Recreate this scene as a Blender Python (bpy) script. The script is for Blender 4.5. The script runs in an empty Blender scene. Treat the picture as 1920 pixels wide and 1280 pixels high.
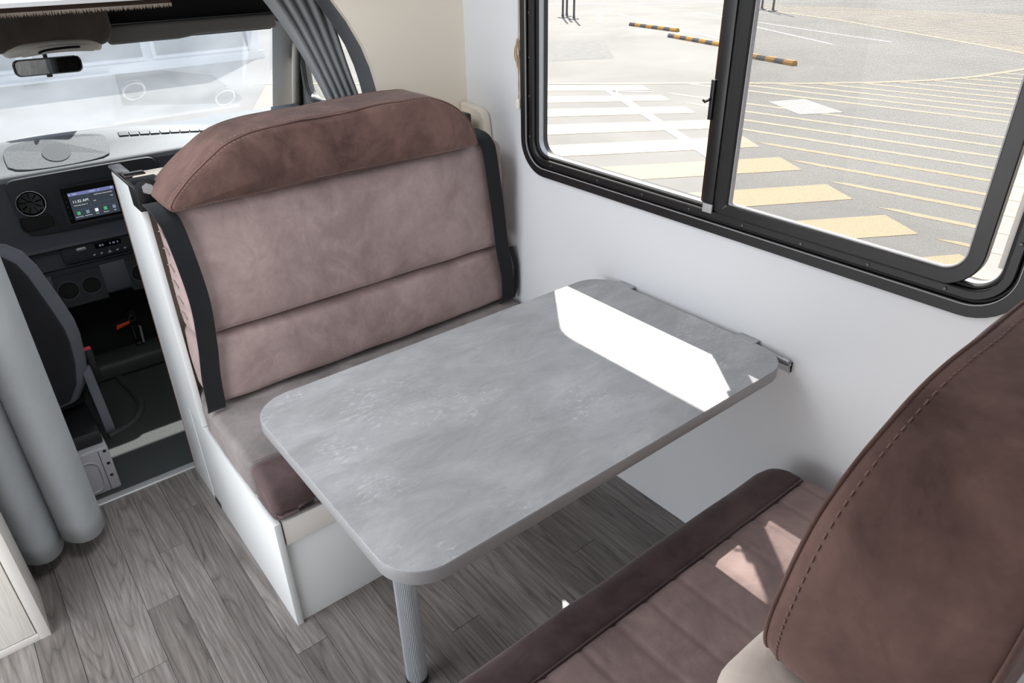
import bpy, bmesh, math, random
from mathutils import Vector, Matrix, noise

random.seed(7)
scene = bpy.context.scene
COL = scene.collection

# ------------------------------------------------------------------ camera
YAW, PIT, ROL, FPX = 0.6646, 0.5159, -0.0215, 1338.9
CAM = Vector((-1.4434, -1.0583, 1.6103))
fw = Vector((math.sin(YAW) * math.cos(PIT), math.cos(YAW) * math.cos(PIT), -math.sin(PIT)))
rt = Vector((math.cos(YAW), -math.sin(YAW), 0))
up = rt.cross(fw)
cr, sr = math.cos(ROL), math.sin(ROL)
R_ = cr * rt + sr * up
U_ = -sr * rt + cr * up
cam_d = bpy.data.cameras.new('camera')
cam_d.sensor_width = 36.0
cam_d.lens = FPX / 1920 * 36.0
cam_d.clip_start = 0.02
cam_d.clip_end = 300
cam = bpy.data.objects.new('camera', cam_d)
COL.objects.link(cam)
cam.matrix_world = Matrix(((R_.x, U_.x, -fw.x, CAM.x), (R_.y, U_.y, -fw.y, CAM.y), (R_.z, U_.z, -fw.z, CAM.z), (0, 0, 0, 1)))
scene.camera = cam

# ------------------------------------------------------------------ world, sun, entry door daylight, added fill lamps, exposure
world = bpy.data.worlds.new('sky')
scene.world = world
world.use_nodes = True
bgn = world.node_tree.nodes['Background']
bgn.inputs[0].default_value = (0.82, 0.90, 1.0, 1)
bgn.inputs[1].default_value = 2.0

sun_d = bpy.data.lights.new('sun', 'SUN')
sun_d.energy = 15.0
sun_d.color = (1.0, 0.95, 0.87)
sun_d.angle = math.radians(0.55)
sun = bpy.data.objects.new('sun', sun_d)
COL.objects.link(sun)
sun.rotation_euler = Vector((-0.484, -0.624, -1.0)).to_track_quat('-Z', 'Y').to_euler()

def area(name, loc, aim, sx, sy, power, col):
    d = bpy.data.lights.new(name, 'AREA')
    d.shape = 'RECTANGLE'
    d.size, d.size_y = sx, sy
    d.energy = power
    d.color = col
    o = bpy.data.objects.new(name, d)
    COL.objects.link(o)
    o.location = loc
    o.rotation_euler = Vector(aim).to_track_quat('-Z', 'Y').to_euler()
    return o

area('daylight_entry_door', (-2.09, 0.24, 0.95), (1, 0.12, -0.05), 1.0, 1.75, 15, (0.98, 0.985, 1.0))
area('roof_fill_light', (-1.25, 0.50, 1.985), (0, 0, -1), 0.60, 0.60, 8, (0.95, 0.98, 1.0))  # added fill lamp overhead, out of view, to brighten the interior
area('rear_fill_light', (-1.05, -2.55, 1.35), (0, 1, -0.1), 1.2, 0.6, 3, (1.0, 0.97, 0.92))  # added weak fill lamp behind the camera, for the backrests

vs = scene.view_settings
vs.view_transform = 'Standard'
vs.look = 'None'
vs.exposure = 0.0
vs.gamma = 1.0
vs.use_curve_mapping = False
scene.cycles.max_bounces = 10
scene.cycles.diffuse_bounces = 6
scene.cycles.transparent_max_bounces = 16
scene.cycles.caustics_reflective = False
scene.cycles.caustics_refractive = False
scene.cycles.sample_clamp_indirect = 6.0

# ------------------------------------------------------------------ materials
def s2l(c):
    return tuple(((v / 255) / 12.92 if v / 255 <= 0.04045 else (((v / 255) + 0.055) / 1.055) ** 2.4) for v in c) + (1,)

def nmat(name):
    m = bpy.data.materials.new(name)
    m.use_nodes = True
    nt = m.node_tree
    return m, nt, nt.nodes['Principled BSDF']

def _tex(nt, scale, detail=4, rough=0.55, dist=0.0, vec=None):
    n = nt.nodes.new('ShaderNodeTexNoise')
    n.inputs['Scale'].default_value = scale
    n.inputs['Detail'].default_value = detail
    n.inputs['Roughness'].default_value = rough
    n.inputs['Distortion'].default_value = dist
    if vec is not None:
        nt.links.new(vec, n.inputs['Vector'])
    return n

def _ramp(nt, src, stops):
    r = nt.nodes.new('ShaderNodeValToRGB')
    e = r.color_ramp.elements
    while len(e) < len(stops):
        e.new(0.5)
    for k, (p, c) in enumerate(stops):
        e[k].position = p
        e[k].color = c if len(c) == 4 else tuple(c) + (1,)
    nt.links.new(src, r.inputs[0])
    return r

def _coord(nt, scale=(1, 1, 1), rnd=False):
    t = nt.nodes.new('ShaderNodeTexCoord')
    mp = nt.nodes.new('ShaderNodeMapping')
    mp.inputs['Scale'].default_value = scale
    nt.links.new(t.outputs['Object'], mp.inputs[0])
    if rnd:
        oi = nt.nodes.new('ShaderNodeObjectInfo')
        ml = nt.nodes.new('ShaderNodeMath'); ml.operation = 'MULTIPLY'
        ml.inputs[1].default_value = 91.7
        nt.links.new(oi.outputs['Random'], ml.inputs[0])
        nt.links.new(ml.outputs[0], mp.inputs['Location'])
    return mp.outputs[0]

def _bump(nt, b, src, strength=0.2, dist=0.01):
    n = nt.nodes.new('ShaderNodeBump')
    n.inputs['Strength'].default_value = strength
    n.inputs['Distance'].default_value = dist
    nt.links.new(src, n.inputs['Height'])
    nt.links.new(n.outputs[0], b.inputs['Normal'])
    return n

def plain(name, col, rough=0.5, metal=0.0, grain=0.0, gscale=300, spec=0.5, var=0.0):
    m, nt, b = nmat(name)
    c = s2l(col)
    b.inputs['Base Color'].default_value = c
    b.inputs['Roughness'].default_value = rough
    b.inputs['Metallic'].default_value = metal
    b.inputs['Specular IOR Level'].default_value = spec
    v = _coord(nt)
    if var:
        n = _tex(nt, 6, 5, 0.6, 0.3, v)
        r = _ramp(nt, n.outputs[0], [(0.3, tuple(x * (1 - var) for x in c[:3])), (0.7, tuple(min(1, x * (1 + var)) for x in c[:3]))])
        nt.links.new(r.outputs[0], b.inputs['Base Color'])
    if grain:
        g = _tex(nt, gscale, 2, 0.5, 0, v)
        _bump(nt, b, g.outputs[0], grain, 0.002)
    return m

def velvet(name, dark, light, sheen=0.35, scale=5.0, sheen_tint=(0.95, 0.85, 0.82, 1)):
    m, nt, b = nmat(name)
    v = _coord(nt)
    n1 = _tex(nt, scale, 5, 0.62, 0.9, v)
    n2 = _tex(nt, scale * 4.5, 4, 0.6, 0.8, v)
    mx = nt.nodes.new('ShaderNodeMath'); mx.operation = 'MULTIPLY_ADD'
    mx.inputs[1].default_value = 0.28
    nt.links.new(n2.outputs[0], mx.inputs[0]); nt.links.new(n1.outputs[0], mx.inputs[2])
    r = _ramp(nt, mx.outputs[0], [(0.50, s2l(dark)), (0.80, s2l(light))])
    nt.links.new(r.outputs[0], b.inputs['Base Color'])
    b.inputs['Roughness'].default_value = 0.75
    b.inputs['Specular IOR Level'].default_value = 0.25
    b.inputs['Sheen Weight'].default_value = sheen
    b.inputs['Sheen Roughness'].default_value = 0.4
    b.inputs['Sheen Tint'].default_value = sheen_tint
    f = _tex(nt, 420, 2, 0.5, 0, v)
    wv = _tex(nt, 16, 3, 0.5, 1.2, v)
    b1 = nt.nodes.new('ShaderNodeBump')
    b1.inputs['Strength'].default_value = 0.22; b1.inputs['Distance'].default_value = 0.012
    nt.links.new(wv.outputs[0], b1.inputs['Height'])
    b2 = _bump(nt, b, f.outputs[0], 0.12, 0.001)
    nt.links.new(b1.outputs[0], b2.inputs['Normal'])
    return m

def fabric(name, col, var=0.08, scale=500):
    m, nt, b = nmat(name)
    v = _coord(nt)
    c = s2l(col)
    n = _tex(nt, 7, 4, 0.6, 0.4, v)
    r = _ramp(nt, n.outputs[0], [(0.3, tuple(x * (1 - var) for x in c[:3])), (0.7, tuple(min(1, x * (1 + var)) for x in c[:3]))])
    nt.links.new(r.outputs[0], b.inputs['Base Color'])
    b.inputs['Roughness'].default_value = 0.85
    b.inputs['Specular IOR Level'].default_value = 0.2
    b.inputs['Sheen Weight'].default_value = 0.12
    f = _tex(nt, scale, 2, 0.5, 0, v)
    _bump(nt, b, f.outputs[0], 0.25, 0.001)
    return m

def glass(name, tint=0.92, ior=1.45, rough=0.0, dust=0.0):
    m = bpy.data.materials.new(name)
    m.use_nodes = True
    nt = m.node_tree
    for n in list(nt.nodes):
        nt.nodes.remove(n)
    out = nt.nodes.new('ShaderNodeOutputMaterial')
    tr = nt.nodes.new('ShaderNodeBsdfTransparent')
    tr.inputs[0].default_value = (tint, tint * 1.0, tint, 1) if not isinstance(tint, tuple) else tint + (1,)
    gl = nt.nodes.new('ShaderNodeBsdfGlossy')
    gl.inputs['Roughness'].default_value = rough
    lw = nt.nodes.new('ShaderNodeLayerWeight')
    lw.inputs[0].default_value = 0.5
    pw = nt.nodes.new('ShaderNodeMath'); pw.operation = 'POWER'; pw.inputs[1].default_value = 4.0
    nt.links.new(lw.outputs['Facing'], pw.inputs[0])
    f0 = ((ior - 1) / (ior + 1)) ** 2
    fr = nt.nodes.new('ShaderNodeMath'); fr.operation = 'MULTIPLY_ADD'; fr.inputs[1].default_value = 1 - f0; fr.inputs[2].default_value = f0
    nt.links.new(pw.outputs[0], fr.inputs[0])
    mx = nt.nodes.new('ShaderNodeMixShader')
    nt.links.new(fr.outputs[0], mx.inputs[0])
    nt.links.new(tr.outputs[0], mx.inputs[1])
    nt.links.new(gl.outputs[0], mx.inputs[2])
    last = mx
    if dust:
        df = nt.nodes.new('ShaderNodeBsdfTranslucent')
        df.inputs[0].default_value = (0.85, 0.88, 0.92, 1)
        tc = nt.nodes.new('ShaderNodeTexCoord')
        nz = _tex(nt, 2.5, 4, 0.6, 0.4, tc.outputs['Object'])
        rp = _ramp(nt, nz.outputs[0], [(0.3, (dust * 0.6,) * 3), (0.7, (dust * 1.4,) * 3)])
        m2 = nt.nodes.new('ShaderNodeMixShader')
        nt.links.new(rp.outputs[0], m2.inputs[0])
        nt.links.new(mx.outputs[0], m2.inputs[1])
        nt.links.new(df.outputs[0], m2.inputs[2])
        last = m2
    nt.links.new(last.outputs[0], out.inputs[0])
    return m

def emis(name, col, strength):
    m = bpy.data.materials.new(name)
    m.use_nodes = True
    nt = m.node_tree
    b = nt.nodes['Principled BSDF']
    b.inputs['Base Color'].default_value = (0.01, 0.01, 0.012, 1)
    b.inputs['Roughness'].default_value = 0.15
    b.inputs['Emission Color'].default_value = s2l(col)
    b.inputs['Emission Strength'].default_value = strength
    return m

def concrete_laminate():
    m, nt, b = nmat('concrete_laminate')
    v = _coord(nt)
    v2 = _coord(nt, (1.0, 2.2, 1))
    big = _tex(nt, 5.0, 8, 0.72, 0.5, v2)
    r1 = _ramp(nt, big.outputs[0], [(0.28, s2l((144, 144, 145))), (0.5, s2l((162, 162, 164))), (0.72, s2l((182, 182, 184)))])
    sp = _tex(nt, 55, 6, 0.75, 0.6, v2)
    msk = _tex(nt, 5.5, 4, 0.6, 0.8, v)
    mr = _ramp(nt, msk.outputs[0], [(0.5, (0, 0, 0)), (0.68, (1, 1, 1))])
    spr = _ramp(nt, sp.outputs[0], [(0.52, (0, 0, 0)), (0.62, (1, 1, 1))])
    mu = nt.nodes.new('ShaderNodeMath'); mu.operation = 'MULTIPLY'
    nt.links.new(mr.outputs[0], mu.inputs[0]); nt.links.new(spr.outputs[0], mu.inputs[1])
    m3 = nt.nodes.new('ShaderNodeMath'); m3.operation = 'MULTIPLY'; m3.inputs[1].default_value = 0.7
    nt.links.new(mu.outputs[0], m3.inputs[0])
    mix = nt.nodes.new('ShaderNodeMix'); mix.data_type = 'RGBA'
    nt.links.new(m3.outputs[0], mix.inputs[0])
    nt.links.new(r1.outputs[0], mix.inputs[6])
    mix.inputs[7].default_value = s2l((210, 212, 214))
    # dark scratches
    dk = _tex(nt, 38, 6, 0.8, 0.2, _coord(nt, (0.5, 3.0, 1)))
    dr = _ramp(nt, dk.outputs[0], [(0.30, (1, 1, 1)), (0.40, (0, 0, 0))])
    m4 = nt.nodes.new('ShaderNodeMath'); m4.operation = 'MULTIPLY'; m4.inputs[1].default_value = 0.5
    nt.links.new(dr.outputs[0], m4.inputs[0])
    mix2 = nt.nodes.new('ShaderNodeMix'); mix2.data_type = 'RGBA'
    nt.links.new(m4.outputs[0], mix2.inputs[0]); nt.links.new(mix.outputs[2], mix2.inputs[6])
    mix2.inputs[7].default_value = s2l((112, 112, 114))
    nt.links.new(mix2.outputs[2], b.inputs['Base Color'])
    b.inputs['Roughness'].default_value = 0.36
    g = _tex(nt, 220, 3, 0.6, 0, v)
    _bump(nt, b, g.outputs[0], 0.08, 0.001)
    return m

def wood(name, dark, mid, light, rough=0.42, across='x', rnd=True, ringscale=1.0):
    m, nt, b = nmat(name)
    sc = (1, 0.075, 1) if across == 'x' else (1, 1, 0.07)
    v = _coord(nt, sc, rnd)
    # growth rings: contour lines of a smooth stretched noise
    n = _tex(nt, 9.0 * ringscale, 2, 0.4, 0.25, v)
    ml = nt.nodes.new('ShaderNodeMath'); ml.operation = 'MULTIPLY'; ml.inputs[1].default_value = 20
    nt.links.new(n.outputs[0], ml.inputs[0])
    fr = nt.nodes.new('ShaderNodeMath'); fr.operation = 'FRACT'
    nt.links.new(ml.outputs[0], fr.inputs[0])
    rr = _ramp(nt, fr.outputs[0], [(0.0, (0.30, 0.30, 0.30)), (0.18, (0.60, 0.60, 0.60)), (0.75, (0.72, 0.72, 0.72)), (1.0, (0.5, 0.5, 0.5))])
    sc2 = (1, 0.045, 1) if across == 'x' else (1, 1, 0.035)
    g = _tex(nt, 130, 5, 0.7, 0.1, _coord(nt, sc2, rnd))
    ad = nt.nodes.new('ShaderNodeMath'); ad.operation = 'MULTIPLY_ADD'; ad.inputs[1].default_value = 0.42
    nt.links.new(rr.outputs[0], ad.inputs[0]); 
    gm = nt.nodes.new('ShaderNodeMath'); gm.operation = 'MULTIPLY'; gm.inputs[1].default_value = 0.72
    nt.links.new(g.outputs[0], gm.inputs[0]); nt.links.new(gm.outputs[0], ad.inputs[2])
    if rnd:
        oi = nt.nodes.new('ShaderNodeObjectInfo')
        a2 = nt.nodes.new('ShaderNodeMath'); a2.operation = 'MULTIPLY_ADD'; a2.inputs[1].default_value = 0.15; a2.inputs[2].default_value = -0.075
        nt.links.new(oi.outputs['Random'], a2.inputs[0])
        a3 = nt.nodes.new('ShaderNodeMath'); a3.operation = 'ADD'
        nt.links.new(ad.outputs[0], a3.inputs[0]); nt.links.new(a2.outputs[0], a3.inputs[1])
        src = a3.outputs[0]
    else:
        src = ad.outputs[0]
    r = _ramp(nt, src, [(0.35, s2l(dark)), (0.60, s2l(mid)), (0.85, s2l(light))])
    nt.links.new(r.outputs[0], b.inputs['Base Color'])
    b.inputs['Roughness'].default_value = rough
    _bump(nt, b, src, 0.10, 0.002)
    return m

def asphalt():
    m, nt, b = nmat('asphalt')
    v = _coord(nt)
    f = _tex(nt, 60, 4, 0.8, 0, v)
    l = _tex(nt, 0.35, 5, 0.6, 0.6, v)
    ad = nt.nodes.new('ShaderNodeMath'); ad.operation = 'MULTIPLY_ADD'; ad.inputs[1].default_value = 0.5
    nt.links.new(f.outputs[0], ad.inputs[0]); nt.links.new(l.outputs[0], ad.inputs[2])
    r = _ramp(nt, ad.outputs[0], [(0.45, (0.112, 0.108, 0.102)), (1.0, (0.178, 0.172, 0.162))])
    nt.links.new(r.outputs[0], b.inputs['Base Color'])
    b.inputs['Roughness'].default_value = 0.9
    return m

def road_paint(name, col, worn):
    m, nt, b = nmat(name)
    v = _coord(nt)
    f = _tex(nt, 30, 6, 0.8, 0.2, v)
    r = _ramp(nt, f.outputs[0], [(worn, tuple(0.80 * x for x in s2l(col)[:3])), (worn + 0.12, s2l(col))])
    nt.links.new(r.outputs[0], b.inputs['Base Color'])
    b.inputs['Roughness'].default_value = 0.8
    return m

def flyscreen_mat():
    m = bpy.data.materials.new('flyscreen_mesh')
    m.use_nodes = True
    nt = m.node_tree
    for n in list(nt.nodes):
        nt.nodes.remove(n)
    out = nt.nodes.new('ShaderNodeOutputMaterial')
    tr = nt.nodes.new('ShaderNodeBsdfTransparent')
    df = nt.nodes.new('ShaderNodeBsdfDiffuse'); df.inputs[0].default_value = (0.22, 0.21, 0.20, 1)
    tc = nt.nodes.new('ShaderNodeTexCoord')
    ws = []
    for d in ('Y', 'Z'):
        w = nt.nodes.new('ShaderNodeTexWave'); w.bands_direction = d; w.inputs['Scale'].default_value = 130
        nt.links.new(tc.outputs['Object'], w.inputs[0]); ws.append(w)
    mx = nt.nodes.new('ShaderNodeMath'); mx.operation = 'MAXIMUM'
    nt.links.new(ws[0].outputs['Fac'], mx.inputs[0]); nt.links.new(ws[1].outputs['Fac'], mx.inputs[1])
    rp = _ramp(nt, mx.outputs[0], [(0.80, (0.05,) * 3), (0.97, (0.42,) * 3)])
    ms = nt.nodes.new('ShaderNodeMixShader')
    nt.links.new(rp.outputs[0], ms.inputs[0]); nt.links.new(tr.outputs[0], ms.inputs[1]); nt.links.new(df.outputs[0], ms.inputs[2])
    nt.links.new(ms.outputs[0], out.inputs[0])
    return m

M = dict(
    wall=plain('white_wall_board', (226, 228, 231), 0.42, grain=0.04, gscale=260),
    cream=plain('warm_lit_wall_board', (238, 229, 214), 0.45, grain=0.04, gscale=260),  # wall board tinted warm: warm light put into the colour
    ceiling=plain('white_ceiling_board', (235, 235, 235), 0.5),
    bench=plain('white_laminate_board', (224, 226, 226), 0.35, grain=0.02),
    mould=plain('cream_moulded_plastic', (226, 216, 202), 0.45),
    vel_hi=velvet('brown_velvet', (80, 59, 54), (120, 92, 85), 0.2),
    vel_mid=velvet('taupe_velvet', (150, 130, 127), (178, 157, 154), 0.25),
    vel_seat=velvet('grey_taupe_velvet', (112, 106, 105), (146, 138, 136), 0.25),
    vel_dark=velvet('dark_plum_velvet', (66, 52, 53), (92, 75, 75), 0.22),
    vel_pad=velvet('mauve_velvet', (116, 99, 97), (142, 123, 120), 0.22),
    vel_pale=velvet('pale_beige_velvet', (200, 186, 176), (222, 210, 200)),
    thread=plain('pale_thread', (158, 130, 121), 0.8),
    thread_d=plain('brown_thread', (128, 100, 92), 0.8),
    table=concrete_laminate(),
    edge=plain('grey_edge_band', (150, 150, 152), 0.35),
    edge_lt=plain('pale_edge_band', (206, 200, 194), 0.4),
    alu=plain('anodised_aluminium', (176, 177, 180), 0.48, 0.5),
    alu_leg=plain('satin_aluminium', (196, 200, 206), 0.42, 0.55),
    alu_strip=plain('brushed_trim_strip', (186, 186, 186), 0.45, 0.6),
    chrome=plain('chrome', (220, 222, 225), 0.08, 1.0),
    black=plain('black_plastic', (24, 24, 26), 0.42, grain=0.1),
    frame=plain('black_window_frame', (29, 28, 29), 0.34, grain=0.06, gscale=700),
    rubber=plain('black_rubber', (20, 20, 20), 0.6),
    webbing=fabric('black_webbing', (28, 29, 32), 0.1, 900),
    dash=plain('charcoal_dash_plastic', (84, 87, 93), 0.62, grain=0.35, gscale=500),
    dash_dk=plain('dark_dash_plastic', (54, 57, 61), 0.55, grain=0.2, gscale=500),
    dash_top_glare=plain('glare_grey_dash_top', (134, 137, 141), 0.55, grain=0.3, gscale=400, var=0.05),  # dark dash plastic made lighter, sun glare put into its colour
    gloss=plain('gloss_black', (10, 10, 12), 0.12),
    seatfab=fabric('black_seat_fabric', (38, 38, 42), 0.12),
    seatedge=fabric('charcoal_seat_fabric', (104, 107, 114), 0.08),
    steel=plain('pale_grey_painted_steel', (176, 174, 178), 0.5),
    carpet=fabric('charcoal_carpet', (92, 84, 78), 0.22, 260),
    headliner=plain('black_headliner', (14, 14, 15), 0.9),
    trimgrey=plain('grey_pillar_trim', (132, 132, 130), 0.55, grain=0.1),
    visor=plain('grey_visor_vinyl', (118, 116, 114), 0.55, grain=0.15),
    palegrey=plain('pale_grey_plastic', (176, 174, 176), 0.4),
    curtain=fabric('grey_curtain_cloth', (166, 170, 172), 0.06, 700),
    curtain_dk=fabric('dark_grey_cloth', (92, 94, 98), 0.1, 700),
    matrub=plain('rubber_floor_mat', (66, 69, 67), 0.55, grain=0.5, gscale=220),
    plank=wood('grey_oak_vinyl', (74, 69, 66), (112, 106, 102), (148, 142, 138), 0.32),
    joint=plain('plank_joint', (70, 66, 64), 0.8),
    palewood=wood('pale_ash_laminate', (196, 188, 178), (222, 216, 208), (236, 232, 226), 0.4, across='z', rnd=False),
    cabframe=plain('pale_cabinet_edge', (208, 204, 198), 0.45),
    pane=glass('window_glass', 0.92, 1.30),
    windshield=glass('windscreen_glass', (0.76, 0.785, 0.81), 1.85, 0.0, 0.05),
    screenmesh=flyscreen_mat(),
    mirror=plain('mirror_silver', (215, 222, 224), 0.02, 1.0),
    asphalt=asphalt(),
    yellow=road_paint('faded_yellow_paint', (152, 132, 104), 0.30),
    paleyellow=road_paint('pale_yellow_paint', (152, 138, 116), 0.28),
    white=road_paint('white_road_paint', (160, 162, 166), 0.28),
    concrete=plain('pale_concrete', (150, 148, 145), 0.9, var=0.08),
    stopy=plain('amber_rubber', (160, 112, 34), 0.7),
    stopb=plain('dark_rubber', (62, 62, 64), 0.7),
    cord=plain('tan_cord', (186, 160, 132), 0.8),
    ivory=plain('ivory_plastic', (232, 226, 216), 0.4),
    orange=plain('orange_tag', (236, 88, 28), 0.5),
    blackprint=plain('black_print', (30, 20, 16), 0.6),
    markwhite=plain('white_marking', (214, 216, 220), 0.6),
    red=plain('red_button', (214, 60, 64), 0.4),
    facade=plain('white_building_render', (214, 216, 220), 0.8),
    bglass=plain('dark_building_glass', (92, 104, 116), 0.15),
    bdoor=plain('blue_grey_door', (116, 136, 156), 0.4),
    scr=emis('display_background', (58, 66, 76), 0.9),
    scr_top=emis('display_status_bar', (118, 126, 176), 0.9),
    scr_txt=emis('display_text', (245, 248, 252), 1.0),
    scr_grn=emis('display_green_icon', (96, 190, 130), 0.8),
    scr_gry=emis('display_grey_icon', (150, 165, 185), 0.7),
    scr_line=emis('display_divider', (96, 108, 122), 0.8),
    screwmat=plain('dull_screw_steel', (96, 96, 98), 0.4, 0.8),
    bright=plain('bright_satin_metal', (226, 228, 230), 0.35, 0.3),
)

# ------------------------------------------------------------------ geometry helpers
WL = {}

class G:
    def __init__(s):
        s.v, s.f = [], []

    def add(s, v, f):
        o = len(s.v)
        s.v += [tuple(p) for p in v]
        s.f += [tuple(i + o for i in q) for q in f]
        return s

    def box(s, x0, x1, y0, y1, z0, z1, bev=0.0, seg=2):
        bm = bmesh.new()
        bmesh.ops.create_cube(bm, size=1)
        for v in bm.verts:
            v.co = Vector(((x0 + x1) / 2 + v.co.x * (x1 - x0), (y0 + y1) / 2 + v.co.y * (y1 - y0), (z0 + z1) / 2 + v.co.z * (z1 - z0)))
        if bev:
            bmesh.ops.bevel(bm, geom=list(bm.edges), offset=bev, segments=seg, profile=0.5, affect='EDGES')
        return s.bm(bm)

    def bm(s, bm, mtx=None):
        if mtx:
            bm.transform(mtx)
        bm.verts.index_update()
        s.add([v.co[:] for v in bm.verts], [[v.index for v in f.verts] for f in bm.faces])
        bm.free()
        return s

    def prism(s, poly, axis, a, b, bev=0.0, seg=2):
        """poly: 2D outline; axis x -> (y,z), y -> (x,z), z -> (x,y)"""
        def P(p, t):
            return {'x': (t, p[0], p[1]), 'y': (p[0], t, p[1]), 'z': (p[0], p[1], t)}[axis]
        n = len(poly)
        bm = bmesh.new()
        A = [bm.verts.new(P(p, a)) for p in poly]
        B = [bm.verts.new(P(p, b)) for p in poly]
        fa = bm.faces.new(A); fb = bm.faces.new(B[::-1])
        for i in range(n):
            j = (i + 1) % n
            bm.faces.new((A[j], A[i], B[i], B[j]))
        bmesh.ops.recalc_face_normals(bm, faces=bm.faces)
        if bev:
            ed = [e for e in bm.edges if (e.verts[0] in A) == (e.verts[1] in A)]
            bmesh.ops.bevel(bm, geom=ed, offset=bev, segments=seg, profile=0.5, affect='EDGES')
        return s.bm(bm)

    def loft(s, rings, closed=True, cap=True):
        n = len(rings[0])
        v = [p for r in rings for p in r]
        f = []
        for k in range(len(rings) - 1):
            for i in range(n if closed else n - 1):
                j = (i + 1) % n
                f.append((k * n + i, k * n + j, (k + 1) * n + j, (k + 1) * n + i))
        if cap and closed:
            f.append(tuple(range(n))[::-1])
            f.append(tuple((len(rings) - 1) * n + i for i in range(n)))
        return s.add(v, f)

    def tube(s, pts, r, n=8, closed=False):
        pts = [Vector(p) for p in pts]
        rings = []
        prev = None
        m = len(pts)
        for i, p in enumerate(pts):
            if closed:
                t = pts[(i + 1) % m] - pts[i - 1]
            else:
                t = pts[min(i + 1, m - 1)] - pts[max(i - 1, 0)]
            t.normalize()
            a = prev if prev is not None else (Vector((0, 0, 1)) if abs(t.z) < 0.9 else Vector((1, 0, 0)))
            u = (a - t * a.dot(t)).normalized()
            prev = u
            w = t.cross(u)
            rad = r[i] if isinstance(r, (list, tuple)) else r
            rings.append([p + rad * (math.cos(2 * math.pi * k / n) * u + math.sin(2 * math.pi * k / n) * w) for k in range(n)])
        if closed:
            rings.append(rings[0])
        return s.loft(rings, True, not closed)

    def cyl(s, c, d, r, h, n=20, r2=None):
        c, d = Vector(c), Vector(d).normalized()
        return s.tube([c, c + d * h], [r, r if r2 is None else r2], n)

    def lathe(s, prof, c, d=(0, 0, 1), n=24):
        """prof: (radius, height) along d from c"""
        c, d = Vector(c), Vector(d).normalized()
        a = Vector((0, 0, 1)) if abs(d.z) < 0.9 else Vector((1, 0, 0))
        u = (a - d * a.dot(d)).normalized(); w = d.cross(u)
        rings = [[c + d * h + r * (math.cos(2 * math.pi * k / n) * u + math.sin(2 * math.pi * k / n) * w) for k in range(n)] for r, h in prof]
        return s.loft(rings)

    def grid(s, P, nu, nv):
        v = [P(i / nu, j / nv) for j in range(nv + 1) for i in range(nu + 1)]
        f = [(j * (nu + 1) + i, j * (nu + 1) + i + 1, (j + 1) * (nu + 1) + i + 1, (j + 1) * (nu + 1) + i) for j in range(nv) for i in range(nu)]
        return s.add(v, f)

    def build(s, name, mat, parent=None, smooth=None, mods=None):
        vs_ = [Vector(p) for p in s.v]
        lo = Vector([min(p[i] for p in vs_) for i in range(3)])
        hi = Vector([max(p[i] for p in vs_) for i in range(3)])
        c = Vector(((lo.x + hi.x) / 2, (lo.y + hi.y) / 2, lo.z))
        me = bpy.data.meshes.new(name)
        me.from_pydata([p - c for p in vs_], [], s.f)
        me.validate()
        bm = bmesh.new(); bm.from_mesh(me)
        bmesh.ops.remove_doubles(bm, verts=bm.verts, dist=1e-6)
        bmesh.ops.recalc_face_normals(bm, faces=bm.faces)
        bm.to_mesh(me); bm.free()
        me.materials.append(M[mat] if isinstance(mat, str) else mat)
        if smooth:
            me.polygons.foreach_set('use_smooth', [True] * len(me.polygons))
            me.set_sharp_from_angle(angle=math.radians(smooth))
        o = bpy.data.objects.new(name, me)
        COL.objects.link(o)
        link(o, c, parent)
        return o

def link(o, c, parent):
    WL[o] = Vector(c)
    if parent is not None:
        o.parent = parent
        o.location = Vector(c) - WL[parent]
    else:
        o.location = c

def tag(o, label, cat, group=None):
    o['label'] = label
    o['category'] = cat
    if group:
        o['group'] = group
    return o

def thing(name, label, cat, loc, group=None):
    o = bpy.data.objects.new(name, None)
    o.empty_display_size = 0.1
    COL.objects.link(o)
    link(o, loc, None)
    return tag(o, label, cat, group)

def struct(o, label=None):
    o['kind'] = 'structure'
    if label:
        o['label'] = label
    return o

def empty_struct(name, loc):
    o = bpy.data.objects.new(name, None)
    o.empty_display_size = 0.1
    COL.objects.link(o)
    link(o, loc, None)
    o['kind'] = 'structure'
    return o

def rrect(a0, a1, b0, b1, r, n=8):
    out = []
    r1, r2, r3, r4 = r if isinstance(r, (tuple, list)) else (r,) * 4
    for (ca, cb, st, r) in ((a1 - r1, b1 - r1, 0, r1), (a0 + r2, b1 - r2, 90, r2), (a0 + r3, b0 + r3, 180, r3), (a1 - r4, b0 + r4, 270, r4)):
        for k in range(n + 1):
            t = math.radians(st + 90 * k / n)
            out.append((ca + r * math.cos(t), cb + r * math.sin(t)))
    return out

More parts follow.
